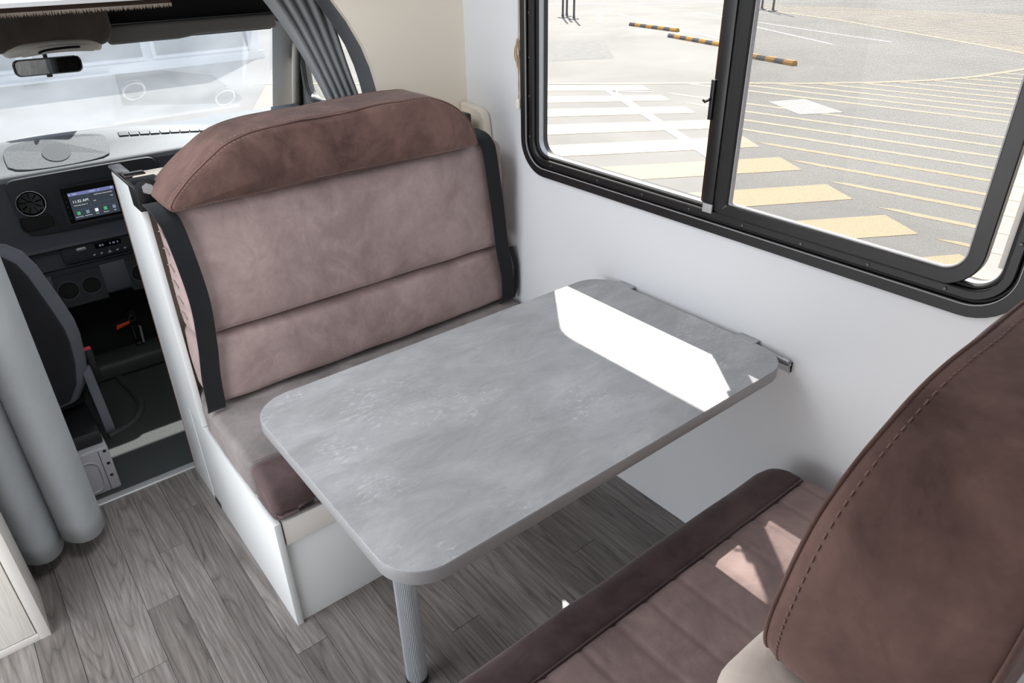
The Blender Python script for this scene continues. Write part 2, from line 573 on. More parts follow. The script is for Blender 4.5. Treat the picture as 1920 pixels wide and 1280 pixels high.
def plate_hole(axis, t0, t1, rect, hole):
    """slab between t0,t1 on axis, outer rect (a0,a1,b0,b1), hole outline (star-shaped)"""
    a0, a1, b0, b1 = rect
    ca = sum(p[0] for p in hole) / len(hole); cb = sum(p[1] for p in hole) / len(hole)
    pts = []
    def outer(th):
        c, s_ = math.cos(th), math.sin(th)
        k = 1e9
        if c > 1e-9: k = min(k, (a1 - ca) / c)
        if c < -1e-9: k = min(k, (a0 - ca) / c)
        if s_ > 1e-9: k = min(k, (b1 - cb) / s_)
        if s_ < -1e-9: k = min(k, (b0 - cb) / s_)
        return (ca + k * c, cb + k * s_)
    hp = sorted(((math.atan2(p[1] - cb, p[0] - ca), p) for p in hole), key=lambda q: q[0])
    for th, p in hp:
        pts.append((th, p, outer(th)))
    n = len(hp)
    for co in ((a0, b0), (a0, b1), (a1, b0), (a1, b1)):
        th = math.atan2(co[1] - cb, co[0] - ca)
        for i in range(n):
            t0_, p0 = hp[i]; t1_, p1 = hp[(i + 1) % n]
            if i == n - 1: t1_ += 2 * math.pi
            tt = th if th >= t0_ else th + 2 * math.pi
            if t0_ <= tt <= t1_:
                k = (tt - t0_) / max(1e-9, (t1_ - t0_))
                pts.append((th, (p0[0] + (p1[0] - p0[0]) * k, p0[1] + (p1[1] - p0[1]) * k), co))
                break
    pts.sort(key=lambda q: q[0])
    def P(p, t):
        return {'x': (t, p[0], p[1]), 'y': (p[0], t, p[1]), 'z': (p[0], p[1], t)}[axis]
    g = G()
    m = len(pts)
    rings = [[P(q[1], t0) for q in pts], [P(q[2], t0) for q in pts], [P(q[2], t1) for q in pts], [P(q[1], t1) for q in pts]]
    rings.append(rings[0])
    g.loft(rings, True, False)
    return g

def ring(g, axis, rr_out, inset0, inset1, t0, t1, n=10):
    """rounded-rect ring, rr_out=(a0,a1,b0,b1,r), between insets and thickness t0..t1"""
    a0, a1, b0, b1, r = rr_out
    rl = r if isinstance(r, (tuple, list)) else (r,) * 4
    o = rrect(a0 + inset0, a1 - inset0, b0 + inset0, b1 - inset0, [max(0.003, q - inset0) for q in rl], n)
    i = rrect(a0 + inset1, a1 - inset1, b0 + inset1, b1 - inset1, [max(0.003, q - inset1) for q in rl], n)
    def P(p, t):
        return {'x': (t, p[0], p[1]), 'y': (p[0], t, p[1]), 'z': (p[0], p[1], t)}[axis]
    b = min(0.002, (inset1 - inset0) * 0.25)
    def mid(k):
        return [(o[q][0] + (i[q][0] - o[q][0]) * k, o[q][1] + (i[q][1] - o[q][1]) * k) for q in range(len(o))]
    kb = b / (inset1 - inset0)
    rings = [[P(p, t1) for p in o], [P(p, t0 + b) for p in o], [P(p, t0) for p in mid(kb)], [P(p, t0) for p in mid(1 - kb)], [P(p, t0 + b) for p in i], [P(p, t1) for p in i]]
    rings.append(rings[0])
    return g.loft(rings, True, False)

def _axis_pts(a, b, r, n):
    L = b - a
    r = min(r, L * 0.49)
    e = [0, 0.12 * r, 0.3 * r, 0.55 * r, 0.8 * r]
    inner = [r + (L - 2 * r) * k / n for k in range(n + 1)]
    return [a + t for t in e] + [a + t for t in inner] + [b - t for t in e[::-1]]

def cushion_geo(x0, x1, y0, y1, z0, z1, r, n=(10, 4, 8), fn=None, wr=0.002, wf=7.0, seed=0):
    ax = [_axis_pts(x0, x1, r, n[0]), _axis_pts(y0, y1, r, n[1]), _axis_pts(z0, z1, r, n[2])]
    lo = Vector((x0, y0, z0)); hi = Vector((x1, y1, z1))
    idx = {}; V = []; F = []
    def vert(p):
        k = tuple(round(c, 6) for c in p)
        if k in idx:
            return idx[k]
        q = Vector([min(max(p[i], lo[i] + min(r, (hi[i] - lo[i]) * 0.49)), hi[i] - min(r, (hi[i] - lo[i]) * 0.49)) for i in range(3)])
        d = Vector(p) - q
        o = q + d.normalized() * r if d.length > 1e-9 else q
        if d.length > 1e-9 and min(abs(hi[i] - lo[i]) for i in range(3)) < 2 * r:
            rr = [min(r, (hi[i] - lo[i]) * 0.49) for i in range(3)]
            dn = Vector([d[i] / rr[i] for i in range(3)])
            m = max(abs(c) for c in dn)
            dn = dn.normalized() * min(1, m)
            o = q + Vector([dn[i] * rr[i] for i in range(3)])
        if fn:
            o = fn(o)
        if wr:
            s_ = Vector((seed * 3.1, seed * 1.7, seed))
            o = o + Vector((noise.noise(o * wf + s_), noise.noise(o * wf + s_ + Vector((9, 0, 0))), noise.noise(o * wf + s_ + Vector((0, 9, 0))))) * wr
        idx[k] = len(V); V.append(o)
        return idx[k]
    for a in range(3):
        u, w = (a + 1) % 3, (a + 2) % 3
        for side, val in ((0, ax[a][0]), (1, ax[a][-1])):
            for i in range(len(ax[u]) - 1):
                for j in range(len(ax[w]) - 1):
                    q = []
                    for (ii, jj) in ((i, j), (i + 1, j), (i + 1, j + 1), (i, j + 1)):
                        p = [0, 0, 0]; p[a] = val; p[u] = ax[u][ii]; p[w] = ax[w][jj]
                        q.append(vert(p))
                    if len(set(q)) > 2:
                        F.append(tuple(q if side else q[::-1]))
    return G().add(V, F)

def text_mesh(name, body, size, loc, mat, parent, align='LEFT', rot=(math.pi / 2, 0, 0)):
    c = bpy.data.curves.new(name, 'FONT')
    c.body = body; c.size = size; c.align_x = align; c.align_y = 'CENTER'; c.extrude = 0.0001; c.resolution_u = 3
    o = bpy.data.objects.new(name, c)
    COL.objects.link(o)
    bpy.context.view_layer.update()
    dg = bpy.context.evaluated_depsgraph_get()
    me = bpy.data.meshes.new_from_object(o.evaluated_get(dg))
    bpy.data.objects.remove(o)
    me.materials.clear(); me.materials.append(M[mat])
    me.name = name
    n = bpy.data.objects.new(name, me)
    COL.objects.link(n)
    link(n, loc, parent)
    n.rotation_euler = rot
    return n

# ================================================================== SETTING
# ---- floor with planks
fl = struct(G().box(-2.12, 0.0, -2.62, 1.205, -0.04, -0.004).build('floor', 'joint'))
PW = 0.088
plank_me = {}
def plank_mesh(L):
    k = round(L, 3)
    if k not in plank_me:
        g = G().box(-PW / 2 + 0.0005, PW / 2 - 0.0005, -L / 2 + 0.0006, L / 2 - 0.0006, -0.004, 0.0, 0.0004, 1)
        me = bpy.data.meshes.new('plank')
        me.from_pydata(g.v, [], g.f); me.materials.append(M['plank'])
        plank_me[k] = me
    return plank_me[k]
for i in range(24):
    x = -0.002 - PW * (i + 0.5)
    y1 = 1.204
    first = [0.55, 0.95, 0.35, 0.75, 0.2][(i * 3) % 5]
    L = first
    while y1 > -1.0:
        L = min(L, y1 + 1.9)
        o = bpy.data.objects.new('plank', plank_mesh(L))
        COL.objects.link(o)
        link(o, (x, y1 - L / 2, 0.0), fl)
        y1 -= L
        L = 0.95
# threshold strip between the living floor and the cab
struct(G().prism([(1.200, -0.02), (1.200, 0.004), (1.206, 0.008), (1.228, 0.008), (1.234, 0.002), (1.234, -0.02)], 'x', -1.60, -1.10).build('trim_1', 'alu_strip', smooth=40))

# ---- window wall
WR = (-0.735, 0.70, 0.957, 1.60, 0.105)
HOLE = rrect(WR[0] + 0.02, WR[1] - 0.02, WR[2] + 0.02, WR[3] - 0.02, 0.085, 10)
struct(plate_hole('x', 0.0, 0.036, (-2.62, 1.0, -0.04, 2.04), HOLE).build('wall_right', 'wall'))
# ---- bulkhead with the arched cab opening
arch = [(-0.452, 1.50), (-0.447, 1.464), (-0.428, 1.437), (-0.404, 1.403), (-0.384, 1.365), (-0.366, 1.331), (-0.355, 1.30), (-0.345, 1.272), (-0.338, 1.243), (-0.330, 1.205), (-0.322, 1.15), (-0.318, 1.08), (-0.316, 0.9), (-0.316, -0.02)]
wf = [[(x, 1.0, z), (0.036, 1.0, z), (0.036, 1.022, z), (x, 1.022, z)] for (x, z) in arch]
struct(G().loft(wf).build('wall_front', 'cream'))
jg = G()
jr = []
for (x, z) in arch:
    jr.append([(x + 0.000, 1.022, z), (x - 0.002, 1.07, z - 0.002), (x - 0.003, 1.118, z - 0.004), (x + 0.020, 1.118, z - 0.004), (x + 0.02, 1.022, z)])
jg.loft(jr)
struct(jg.build('trim_2', 'curtain_dk', smooth=40), 'dark grey cloth lining around the cab arch')
# ---- other walls, ceiling (out of the frame, they carry the room's bounced light)
struct(plate_hole('x', -2.13, -2.10, (-2.62, 1.0, -0.04, 2.04), rrect(-0.28, 0.76, 0.04, 1.86, 0.09)).build('wall_left', 'wall'))
struct(plate_hole('y', -2.65, -2.62, (-2.13, 0.036, -0.04, 2.04), rrect(-1.7, -0.4, 1.0, 1.7, 0.09)).build('wall_back', 'wall'))
struct(plate_hole('z', 2.0, 2.04, (-2.13, 0.036, -2.65, 2.19), rrect(-1.58, -0.92, 0.17, 0.83, 0.06)).build('ceiling', 'ceiling'))
# ---- over-cab bed: front rail and carpeted underside
rail = G().box(-2.10, 0.0, 0.985, 1.015, 1.506, 1.80, 0.004).build('trim_3', 'bench', smooth=40)
struct(rail, 'white bed rail above the cab opening')
G().prism([(0.978, 1.494), (0.978, 1.503), (0.984, 1.509), (1.016, 1.509), (1.020, 1.500), (1.016, 1.494)], 'x', -2.10, 0.0).build('edge_strip', 'alu_strip', rail, 40)
struct(G().box(-2.10, 0.0, 1.016, 2.19, 1.500, 1.53).build('ceiling_cab', 'headliner'))
struct(G().box(-2.10, 0.0, 2.16, 2.19, 1.53, 2.04).build('wall_luton', 'wall'))
struct(G().box(0.0, 0.036, 1.0, 2.19, 1.48, 2.04).build('wall_luton_right', 'wall'))
struct(G().box(-2.13, -2.10, 1.0, 2.19, 1.48, 2.04).build('wall_luton_left', 'wall'))
# fleece-edged lining strip under the bed base
st = G().prism([(1.30, 1.455), (1.30, 1.464), (1.318, 1.478), (1.62, 1.490), (1.62, 1.484), (1.33, 1.455)], 'x', -2.0, -0.80).build('trim_4', fabric('brown_lining', (122, 96, 82), 0.15, 300), None, 40)
struct(st, 'brown carpet lining strip with a frayed pale edge')
fz = G()
for k in range(420):
    x = -2.0 + 1.2 * k / 420 + random.uniform(-0.001, 0.001)
    h = random.uniform(0.004, 0.011)
    fz.add([(x - 0.002, 1.2995, 1.464), (x + 0.002, 1.2995, 1.464), (x + random.uniform(-0.003, 0.003), 1.296, 1.457 - h * 0.6), (x, 1.303, 1.466)], [(0, 1, 2), (1, 3, 2), (3, 0, 2)])
fz = fz.build('frayed_edge', plain('pale_fleece', (206, 196, 184), 0.9), st)
fz['kind'] = 'stuff'
for xx in (-1.225, -0.79):
    G().box(xx - 0.02, xx + 0.02, 1.29, 1.305, 1.482, 1.497, 0.002).build('bracket', 'trimgrey', st)

# ---- window 1 (sliding, black aluminium)
w1 = empty_struct('window_1', (0.0, 0.0, 0.957))
g = ring(G(), 'x', WR, 0.0, 0.026, -0.014, 0.002); g.build('frame', 'frame', w1, 40)
g = ring(G(), 'x', WR, 0.026, 0.034, -0.002, 0.03); g.build('groove', 'rubber', w1, 40)
g = ring(G(), 'x', WR, 0.0245, 0.0262, -0.0148, -0.010); g.build('silver_line', 'palegrey', w1, 40)
g = ring(G(), 'x', WR, 0.034, 0.052, -0.009, 0.03); g.build('inner_frame', 'frame', w1, 40)
g = ring(G(), 'x', WR, 0.052, 0.060, 0.004, 0.045); g.build('glazing_bead', 'rubber', w1, 40)
g = ring(G(), 'x', WR, -0.01, 0.052, 0.036, 0.047); g.build('outer_flange', 'frame', w1, 40)
g = ring(G(), 'x', WR, 0.060, 0.0625, 0.010, 0.026); g.build('bright_seal', 'alu', w1, 40)
screw_spots = [(0.66, 1.07), (0.66, 1.19), (0.66, 1.30), (0.66, 1.42)] + [(y, 0.999) for y in (0.56, 0.36, 0.19, 0.03, -0.13, -0.285, -0.44, -0.595)] + [(-0.693, 1.12), (-0.693, 1.30)]
scr_me = None
for (y, z) in screw_spots:
    if scr_me is None:
        o = G().lathe([(0.0042, 0.0), (0.0042, 0.001), (0.0032, 0.0022), (0.0012, 0.0024), (0.0, 0.0016)], (-0.009, y, z), (-1, 0, 0), 12).build('screw', 'screwmat', w1, 40)
        scr_me = o.data
    else:
        o = bpy.data.objects.new('screw', scr_me); COL.objects.link(o)
        link(o, (-0.0102, y, z - 0.0042), w1)
# fixed pane, mullion, sliding sash with flyscreen
G().prism(rrect(-0.03, 0.642, 1.015, 1.542, 0.045), 'x', 0.022, 0.026).build('pane', 'pane', w1)
mu = G().box(-0.006, 0.030, -0.036, -0.006, 1.012, 1.545, 0.002).build('mullion', 'frame', w1, 40)
G().box(-0.002, 0.020, -0.046, -0.036, 1.010, 1.545, 0.0015).build('mullion_groove', 'rubber', w1, 40)
G().box(0.018, 0.042, -0.010, 0.018, 1.012, 1.545, 0.001).build('mullion_lip', plain('bronze_anodised', (70, 50, 40), 0.35, 0.5), w1, 40)
G().box(-0.0105, -0.005, -0.038, -0.010, 1.004, 1.026, 0.001).build('corner_joint', 'palegrey', w1, 40)
SR = (-0.645, -0.046, 1.004, 1.555, (0.004, 0.075, 0.075, 0.004))
sash = ring(G(), 'x', SR, 0.0, 0.030, -0.006, 0.012).build('sash', 'frame', w1, 40)
ring(G(), 'x', SR, 0.030, 0.034, 0.000, 0.012).build('sash_seal', 'palegrey', w1, 40)
G().prism(rrect(SR[0] + 0.03, SR[1] - 0.03, SR[2] + 0.03, SR[3] - 0.03, (0.003, 0.045, 0.045, 0.003)), 'x', 0.006, 0.010).build('pane', 'pane', w1)
G().prism(rrect(SR[0] + 0.03, SR[1] - 0.03, SR[2] + 0.03, SR[3] - 0.03, (0.003, 0.045, 0.045, 0.003)), 'x', 0.0005, 0.0012).build('flyscreen', 'screenmesh', w1)
G().box(0.010, 0.030, -0.673, -0.664, 1.06, 1.50, 0.001).build('jamb_strip', 'ivory', w1, 40)
la = G()
la.box(-0.010, 0.002, -0.004, 0.006, 1.225, 1.315, 0.001)
la.tube([(-0.010, 0.002, 1.275), (-0.016, 0.004, 1.270), (-0.022, 0.009, 1.267), (-0.026, 0.012, 1.271)], [0.003, 0.003, 0.0035, 0.0025], 8)
la.build('latch', 'black', w1, 40)

# ---- cab shell
cf = struct(G().box(-2.10, 0.036, 1.234, 3.3, -0.06, 0.0).build('cab_floor', 'matrub'))
struct(plate_hole('x', 0.02, 0.05, (1.022, 2.50, -0.06, 1.50), rrect(1.30, 2.355, 0.955, 1.345, 0.07, 8)).build('wall_cab_right', 'trimgrey'))
struct(plate_hole('x', -2.13, -2.10, (1.0, 3.3, -0.06, 1.50), rrect(1.30, 2.24, 0.955, 1.345, 0.07, 8)).build('wall_cab_left', 'trimgrey'))
struct(G().box(-2.10, 0.02, 2.16, 3.3, -0.02, 0.0 + 0.42).build('wall_firewall', 'headliner'))
# driver's side door: frame and dividing posts around the side window
w3 = empty_struct('window_3', (0.02, 1.9, 0.955))
RD = (1.285, 2.370, 0.94, 1.36, 0.085)
ring(G(), 'x', RD, 0.0, 0.024, 0.004, 0.022).build('frame', 'frame', w3, 40)
G().prism(rrect(1.30, 2.355, 0.955, 1.345, 0.07), 'x', 0.034, 0.038).build('pane', 'pane', w3)
G().tube([(0.018, 2.165, 1.36), (0.018, 2.085, 0.96)], 0.014, 8).build('post', 'frame', w3, 40)
G().tube([(0.014, 2.135, 1.36), (0.014, 2.055, 0.96)], 0.008, 8).build('post_seal', 'trimgrey', w3, 40)
# windscreen
w2 = empty_struct('window_2', (-1.05, 3.2, 0.76))
def on_glass(t):            # 0 = base, 1 = top
    return (3.22 - 0.95 * t, 0.76 + 0.57 * t)
gy0, gz0 = on_glass(-0.03); gy1, gz1 = on_glass(1.04)
G().prism([(gy0, gz0), (gy1, gz1), (gy1 + 0.004, gz1 + 0.006), (gy0 + 0.004, gz0 + 0.006)], 'x', -2.08, 0.03).build('windscreen', 'windshield', w2)
tb = G().prism([on_glass(0.86), on_glass(0.985), (on_glass(0.985)[0] - 0.001, on_glass(0.985)[1] - 0.0015), (on_glass(0.86)[0] - 0.001, on_glass(0.86)[1] - 0.0015)], 'x', -0.62, -0.14)
# pillar at the driver's side
pl = G(); rings_ = []
for t in (-0.02, 0.2, 0.4, 0.6, 0.8, 1.0):
    y, z = on_glass(t); xx = 0.160 - 0.285 * t; w = 0.055
    rings_.append([(xx - 0.012, y - 0.015, z - 0.01), (xx + 0.010, y - 0.055, z - 0.03), (xx + w * 0.7, y - 0.075, z - 0.035), (xx + w + 0.05, y - 0.06, z - 0.02), (xx + w + 0.06, y - 0.01, z), (xx + 0.01, y - 0.003, z - 0.003)])
pl.loft(rings_)
struct(pl.build('trim_5', 'trimgrey', None, 50), 'grey windscreen pillar trim')
struct(G().tube([(0.006, 2.50, 0.90), (0.004, 2.455, 1.02), (0.000, 2.34, 1.27)], 0.016, 10).build('trim_6', 'mould', None, 50), 'cream door frame seal beside the windscreen pillar')
struct(G().tube([(0.010, 2.445, 0.90), (0.008, 2.410, 1.02), (0.006, 2.30, 1.29)], 0.010, 10).build('trim_8', 'rubber', None, 50), 'black rubber door seal beside the windscreen pillar')
# header trim over the windscreen
struct(G().prism([(2.182, 1.350), (2.255, 1.326), (2.285, 1.330), (2.24, 1.46), (2.19, 1.499), (2.182, 1.499)], 'x', -2.1, 0.0).build('trim_7', 'headliner', None, 30))

# ---- outside: ground and markings
GZ = -0.70
gd = struct(G().box(-60, 60, -40, 80, GZ - 0.3, GZ).build('ground', 'asphalt'))
def quad(pts, h, name, mat, parent=gd):
    n = len(pts)
    v = [(p[0], p[1], GZ + 0.0005) for p in pts] + [(p[0], p[1], GZ + h) for p in pts]
    f = [tuple(range(n, 2 * n))] + [(i, (i + 1) % n, n + (i + 1) % n, n + i) for i in range(n)]
    return G().add(v, f).build(name, mat, parent)
def ext(a, b, k):
    a, b = Vector(a), Vector(b)
    return tuple(a + (a - b).normalized() * k)
stripes = [((7.225, 8.988), (8.480, 7.776), (8.228, 7.329), (6.866, 8.571), 3), ((6.554, 8.209), (8.040, 6.955), (7.814, 6.538), (6.216, 7.817), 3),
           ((5.913, 7.465), (7.612, 6.112), (7.376, 5.697), (5.556, 7.051), 3), ((5.236, 6.669), (7.156, 5.275), (6.894, 4.842), (4.854, 6.226), 3),
           ((4.499, 5.795), (6.701, 4.393), (6.412, 3.944), (4.213, 5.342), 3), ((4.172, 4.734), (6.186, 3.518), (5.909, 3.059), (4.219, 4.069), 2.5),
           ((4.744, 3.131), (5.634, 2.603), (5.383, 2.177), (4.451, 2.719), 3.2), ((4.309, 2.268), (5.174, 1.750), (4.922, 1.325), (4.306, 1.695), 3.2),
           ((4.318, 1.135), (4.718, 0.902), (4.446, 0.45), (4.046, 0.69), 3.2), ((3.85, 0.29), (4.25, 0.05), (3.98, -0.40), (3.58, -0.16), 3.0)]
for k, (a, b, c, d, e) in enumerate(stripes):
    quad([ext(a, b, e), b, c, ext(d, c, e)], 0.004, 'crossing_stripe', 'yellow' if k > 4 else 'paleyellow')
hd = Vector((0.155, -0.988)).normalized(); hn = Vector((hd.y, -hd.x))
curve = [(3.5, 12.9), (7.311, 9.087), (8.625, 7.814), (9.643, 6.871), (10.556, 5.888), (11.461, 5.129), (12.277, 4.605), (13.206, 4.202), (14.594, 3.936), (17.0, 3.7)]
def polyline(pts, w, name, mat, h=0.0035):
    L, Rr = [], []
    P = [Vector(p) for p in pts]
    for i, p in enumerate(P):
        t = (P[min(i + 1, len(P) - 1)] - P[max(i - 1, 0)]).normalized()
        n = Vector((-t.y, t.x)) * w / 2
        L.append(tuple(p + n)); Rr.append(tuple(p - n))
    return quad(L + Rr[::-1], h, name, mat)
polyline(curve, 0.12, 'painted_line', 'paleyellow', 0.006)
def hatch(p, length=22, w=0.11, mat='yellow', point=True):
    p = Vector(p); e = p + hd * length; n = hn * w / 2
    if point:
        quad([tuple(p), tuple(p + hd * 0.34 - n * 0.4 + n), tuple(e + n), tuple(e - n), tuple(p + hd * 0.16 - n)], 0.003, 'hatch_line', mat)
    else:
        quad([tuple(p + n), tuple(e + n), tuple(e - n), tuple(p - n)], 0.003, 'hatch_line', mat)
for k in range(10):
    hatch((4.075 + 0.419 * (k - 1), -0.28 + 0.735 * (k - 1)) if k == 0 else (4.915 + 0.4135 * (k - 1), 1.18 + 0.731 * (k - 1)), mat='yellow' if k < 6 else 'paleyellow')
# lines that start on the curved border
for k in range(1, 11):
    x0 = 8.63 + 0.53 * k
    for i in range(len(curve) - 1):
        if curve[i][0] <= x0 <= curve[i + 1][0]:
            t = (x0 - curve[i][0]) / (curve[i + 1][0] - curve[i][0])
            hatch((x0, curve[i][1] + t * (curve[i + 1][1] - curve[i][1])), 20, 0.10, 'paleyellow', False)
far = [(23.0, 17.0), (21.67, 14.34), (20.29, 10.87), (18.70, 8.07), (17.48, 5.93), (16.70, 4.68), (15.6, 3.2)]
polyline(far, 0.14, 'painted_line', 'paleyellow')
for k in range(26):
    t = k / 25 * 5
    i = min(int(t), 4); f_ = t - i
    p = (far[i + 1][0] * f_ + far[i][0] * (1 - f_), far[i + 1][1] * f_ + far[i][1] * (1 - f_)) if i < 5 else far[5]
    hatch((p[0] + 0.1, p[1]), 26, 0.085, 'paleyellow', False)
polyline([(7.76, 7.88), (5.55, 3.93)], 0.16, 'painted_line', 'white', 0.0055)
polyline([(7.70, 7.72), (8.12, 7.22)], 0.07, 'painted_line', 'white', 0.0055)
polyline([(17.33, 11.72), (15.39, 8.20)], 0.10, 'painted_line', 'white')
polyline([(17.42, 16.93), (14.54, 10.74)], 0.12, 'painted_line', 'white')
polyline([(19.5, 15.5), (17.6, 10.3), (16.6, 7.4)], 0.10, 'painted_line', 'white')
polyline([(12.2, 17.5), (15.2, 15.6), (17.6, 18.0)], 0.10, 'painted_line', 'paleyellow')
polyline([(14.0, 22.0), (21.5, 15.0)], 0.10, 'painted_line', 'paleyellow')
polyline([(16.0, 24.0), (24.0, 16.6)], 0.14, 'painted_line', 'white')
quad([(8.798, 5.441), (9.370, 5.174), (8.918, 4.262), (8.340, 4.620)], 0.005, 'concrete_patch', 'concrete')
quad([(9.9, 14.9), (12.4, 12.6), (10.4, 10.3), (8.2, 11.5)], 0.002, 'asphalt_shadow', plain('shaded_asphalt', (100, 99, 97), 0.9, var=0.15))  # shadowed stretch of ground, painted as a darker quad

# ================================================================== DINETTE
# ---- table
T = thing('dinette_table', 'grey concrete-look dinette table with rounded corners and one ribbed leg', 'table', (-0.56, 0.0, 0.0))
TX0, TX1, TY0, TY1 = -1.100, -0.020, -0.329, 0.331
G().prism(rrect(TX0 + 0.0012, TX1 - 0.0012, TY0 + 0.0012, TY1 - 0.0012, 0.086, 14), 'z', 0.7175, 0.720, 0.0006, 1).build('table_top', 'table', T, 30)
g = G().prism(rrect(TX0, TX1, TY0, TY1, 0.087, 14), 'z', 0.690, 0.7186, 0.0012, 2); g.build('edge_band', 'edge', T, 30)
lg = G(); rings_ = []
NF = 40
for z in (0.022, 0.672):
    rings_.append([(-0.942 + (0.0262 if k % 2 else 0.0244) * math.cos(math.pi * k / NF), -0.007 + (0.0262 if k % 2 else 0.0244) * math.sin(math.pi * k / NF), z) for k in range(2 * NF)])
lg.loft(rings_); leg = lg.build('leg', 'alu_leg', T, 50)
G().lathe([(0.0, 0.0), (0.027, 0.0), (0.028, 0.004), (0.0275, 0.022), (0.0, 0.022)], (-0.942, -0.007, 0.0), n=28).build('foot', 'rubber', leg, 40)
G().lathe([(0.0, 0.0), (0.027, 0.0), (0.048, 0.014), (0.05, 0.020), (0.0, 0.020)], (-0.942, -0.007, 0.670), n=28).build('collar', 'alu', leg, 40)
for yc in (0.222, -0.195):
    G().box(-0.032, -0.004, yc - 0.028, yc + 0.028, 0.7165, 0.7212, 0.0008).build('hook_plate', 'alu', T, 40)
# wall rail the table hangs on
RL = thing('table_rail', 'aluminium support rail screwed to the white wall behind the table', 'rail', (-0.006, -0.02, 0.66))
G().prism([(-0.0, 0.672), (-0.006, 0.672), (-0.006, 0.684), (-0.010, 0.686), (-0.010, 0.690), (-0.006, 0.692), (-0.006, 0.700), (-0.0, 0.700)], 'y', 0.275, -0.318).build('rail_body', 'alu', RL, 30)
G().tube([(-0.011, 0.275, 0.7035), (-0.011, -0.315, 0.7035)], 0.0062, 12).build('rail_tube', 'alu', RL, 40)
G().box(-0.012, 0.0, -0.318, -0.3165, 0.672, 0.700).build('end_cap', 'palegrey', RL)

# ---- far bench: base
B = thing('bench_base', 'white boxed bench base under the far seat', 'bench', (-0.55, 0.65, 0.0))
G().box(-1.106, -1.088, 0.3356, 0.985, 0.0, 0.362, 0.0015).build('side_panel', 'bench', B, 40)
G().box(-1.088, -0.002, 0.345, 0.363, 0.0, 0.280, 0.001).build('front_panel', 'bench', B, 40)
G().box(-1.084, -0.002, 0.338, 0.356, 0.2825, 0.358, 0.0015).build('front_rail', plain('pale_cream_board', (222, 218, 212), 0.4), B, 40)
G().box(-1.088, -0.002, 0.356, 0.985, 0.330, 0.352).build('seat_board', 'bench', B)
G().box(-1.1072, -1.1058, 0.93, 0.985, 0.0, 0.02).build('corner_foot', 'rubber', B)

# ---- partition behind the far bench
Pn = thing('seat_partition', 'tall white partition with grooved edge profile between bench and cab', 'partition', (-0.55, 1.0, 0.0))
G().prism([(0.992, 0.0), (1.195, 0.0), (1.112, 1.072), (1.10, 1.084), (0.872, 1.084), (0.865, 1.075), (0.865, 0.364), (0.992, 0.364)], 'x', -1.107, -1.089, 0.002).build('side_panel', 'bench', Pn, 40)
G().prism([(1.181, 0.01), (1.185, 0.01), (1.100, 1.070), (1.096, 1.070)], 'x', -1.1082, -1.1065).build('profile_groove', plain('tan_seal', (150, 122, 104), 0.6), Pn)
G().prism([(1.172, 0.01), (1.174, 0.01), (1.088, 1.070), (1.086, 1.070)], 'x', -1.1080, -1.1065).build('profile_groove', 'palegrey', Pn)
G().box(-1.090, -0.005, 0.925, 0.985, 0.36, 1.098, 0.006).build('back_panel', 'mould', Pn, 40)
cp = G().box(-1.110, -1.078, 0.862, 1.118, 1.083, 1.095, 0.004)
cp.box(-1.106, -1.055, 0.945, 0.980, 1.092, 1.102, 0.003)
cp.build('corner_cap', plain('dark_chrome', (110, 104, 102), 0.18, 0.9), Pn, 40)

# cream moulding in the corner by the wall
mo = G().prism([(0.997, 0.50), (0.997, 1.128), (0.905, 1.122), (0.880, 1.112), (0.868, 1.09), (0.862, 1.035), (0.846, 1.015), (0.825, 0.99), (0.815, 0.95), (0.805, 0.50)], 'x', -0.034, -0.003, 0.006, 3)
tag(mo.build('corner_moulding', 'mould', None, 40), 'cream moulded corner shell between far backrest and window wall', 'moulding')

# ---- cushions of the far bench
def seat_cushion_fn(x0, x1, y0, y1, z0, z1, bul):
    def fn(p):
        u = (2 * p.x - x0 - x1) / (x1 - x0); w = (2 * p.y - y0 - y1) / (y1 - y0)
        if p.z > (z0 + z1) / 2:
            p = p + Vector((0, 0, bul * (1 - u ** 4) * (1 - w ** 4)))
        return p
    return fn
_sf = seat_cushion_fn(-1.084, -0.012, 0.33, 0.915, 0.3625, 0.478, 0.008)
def seat_side_fn(p):
    p = _sf(p)
    if p.x < -1.0:
        k = min(1.0, max(0.0, (0.86 - p.y) / 0.03))
        p = p + Vector((-0.018 * k * min(1.0, (-1.0 - p.x) / 0.06), 0, 0))
    return p
SC = thing('seat_cushion', 'grey taupe velvet seat cushion with dark front strip on far bench', 'cushion', (-0.55, 0.55, 0.362))
cushion_geo(-1.084, -0.012, 0.452, 0.915, 0.3625, 0.478, 0.020, (26, 10, 3), seat_side_fn, 0.004, 9, 1).build('seat_pad', 'vel_seat', SC, 180)
def fr_fn(p):
    k = max(0.0, (0.395 - p.y) / 0.07)
    if p.z > 0.40:
        p = p + Vector((0, 0, -0.045 * min(1.4, k) ** 1.8 + 0.006))
    return p
cushion_geo(-1.101, -0.012, 0.330, 0.455, 0.3625, 0.474, 0.022, (26, 8, 5), fr_fn, 0.003, 8, 2).build('front_roll', 'vel_dark', SC, 180)
sm = G()
for k in range(150):
    x = -1.09 + k * 0.0072
    sm.box(x, x + 0.0042, 0.4530, 0.4545, 0.4800, 0.4830)
sm.build('seam_stitching', 'thread', SC)

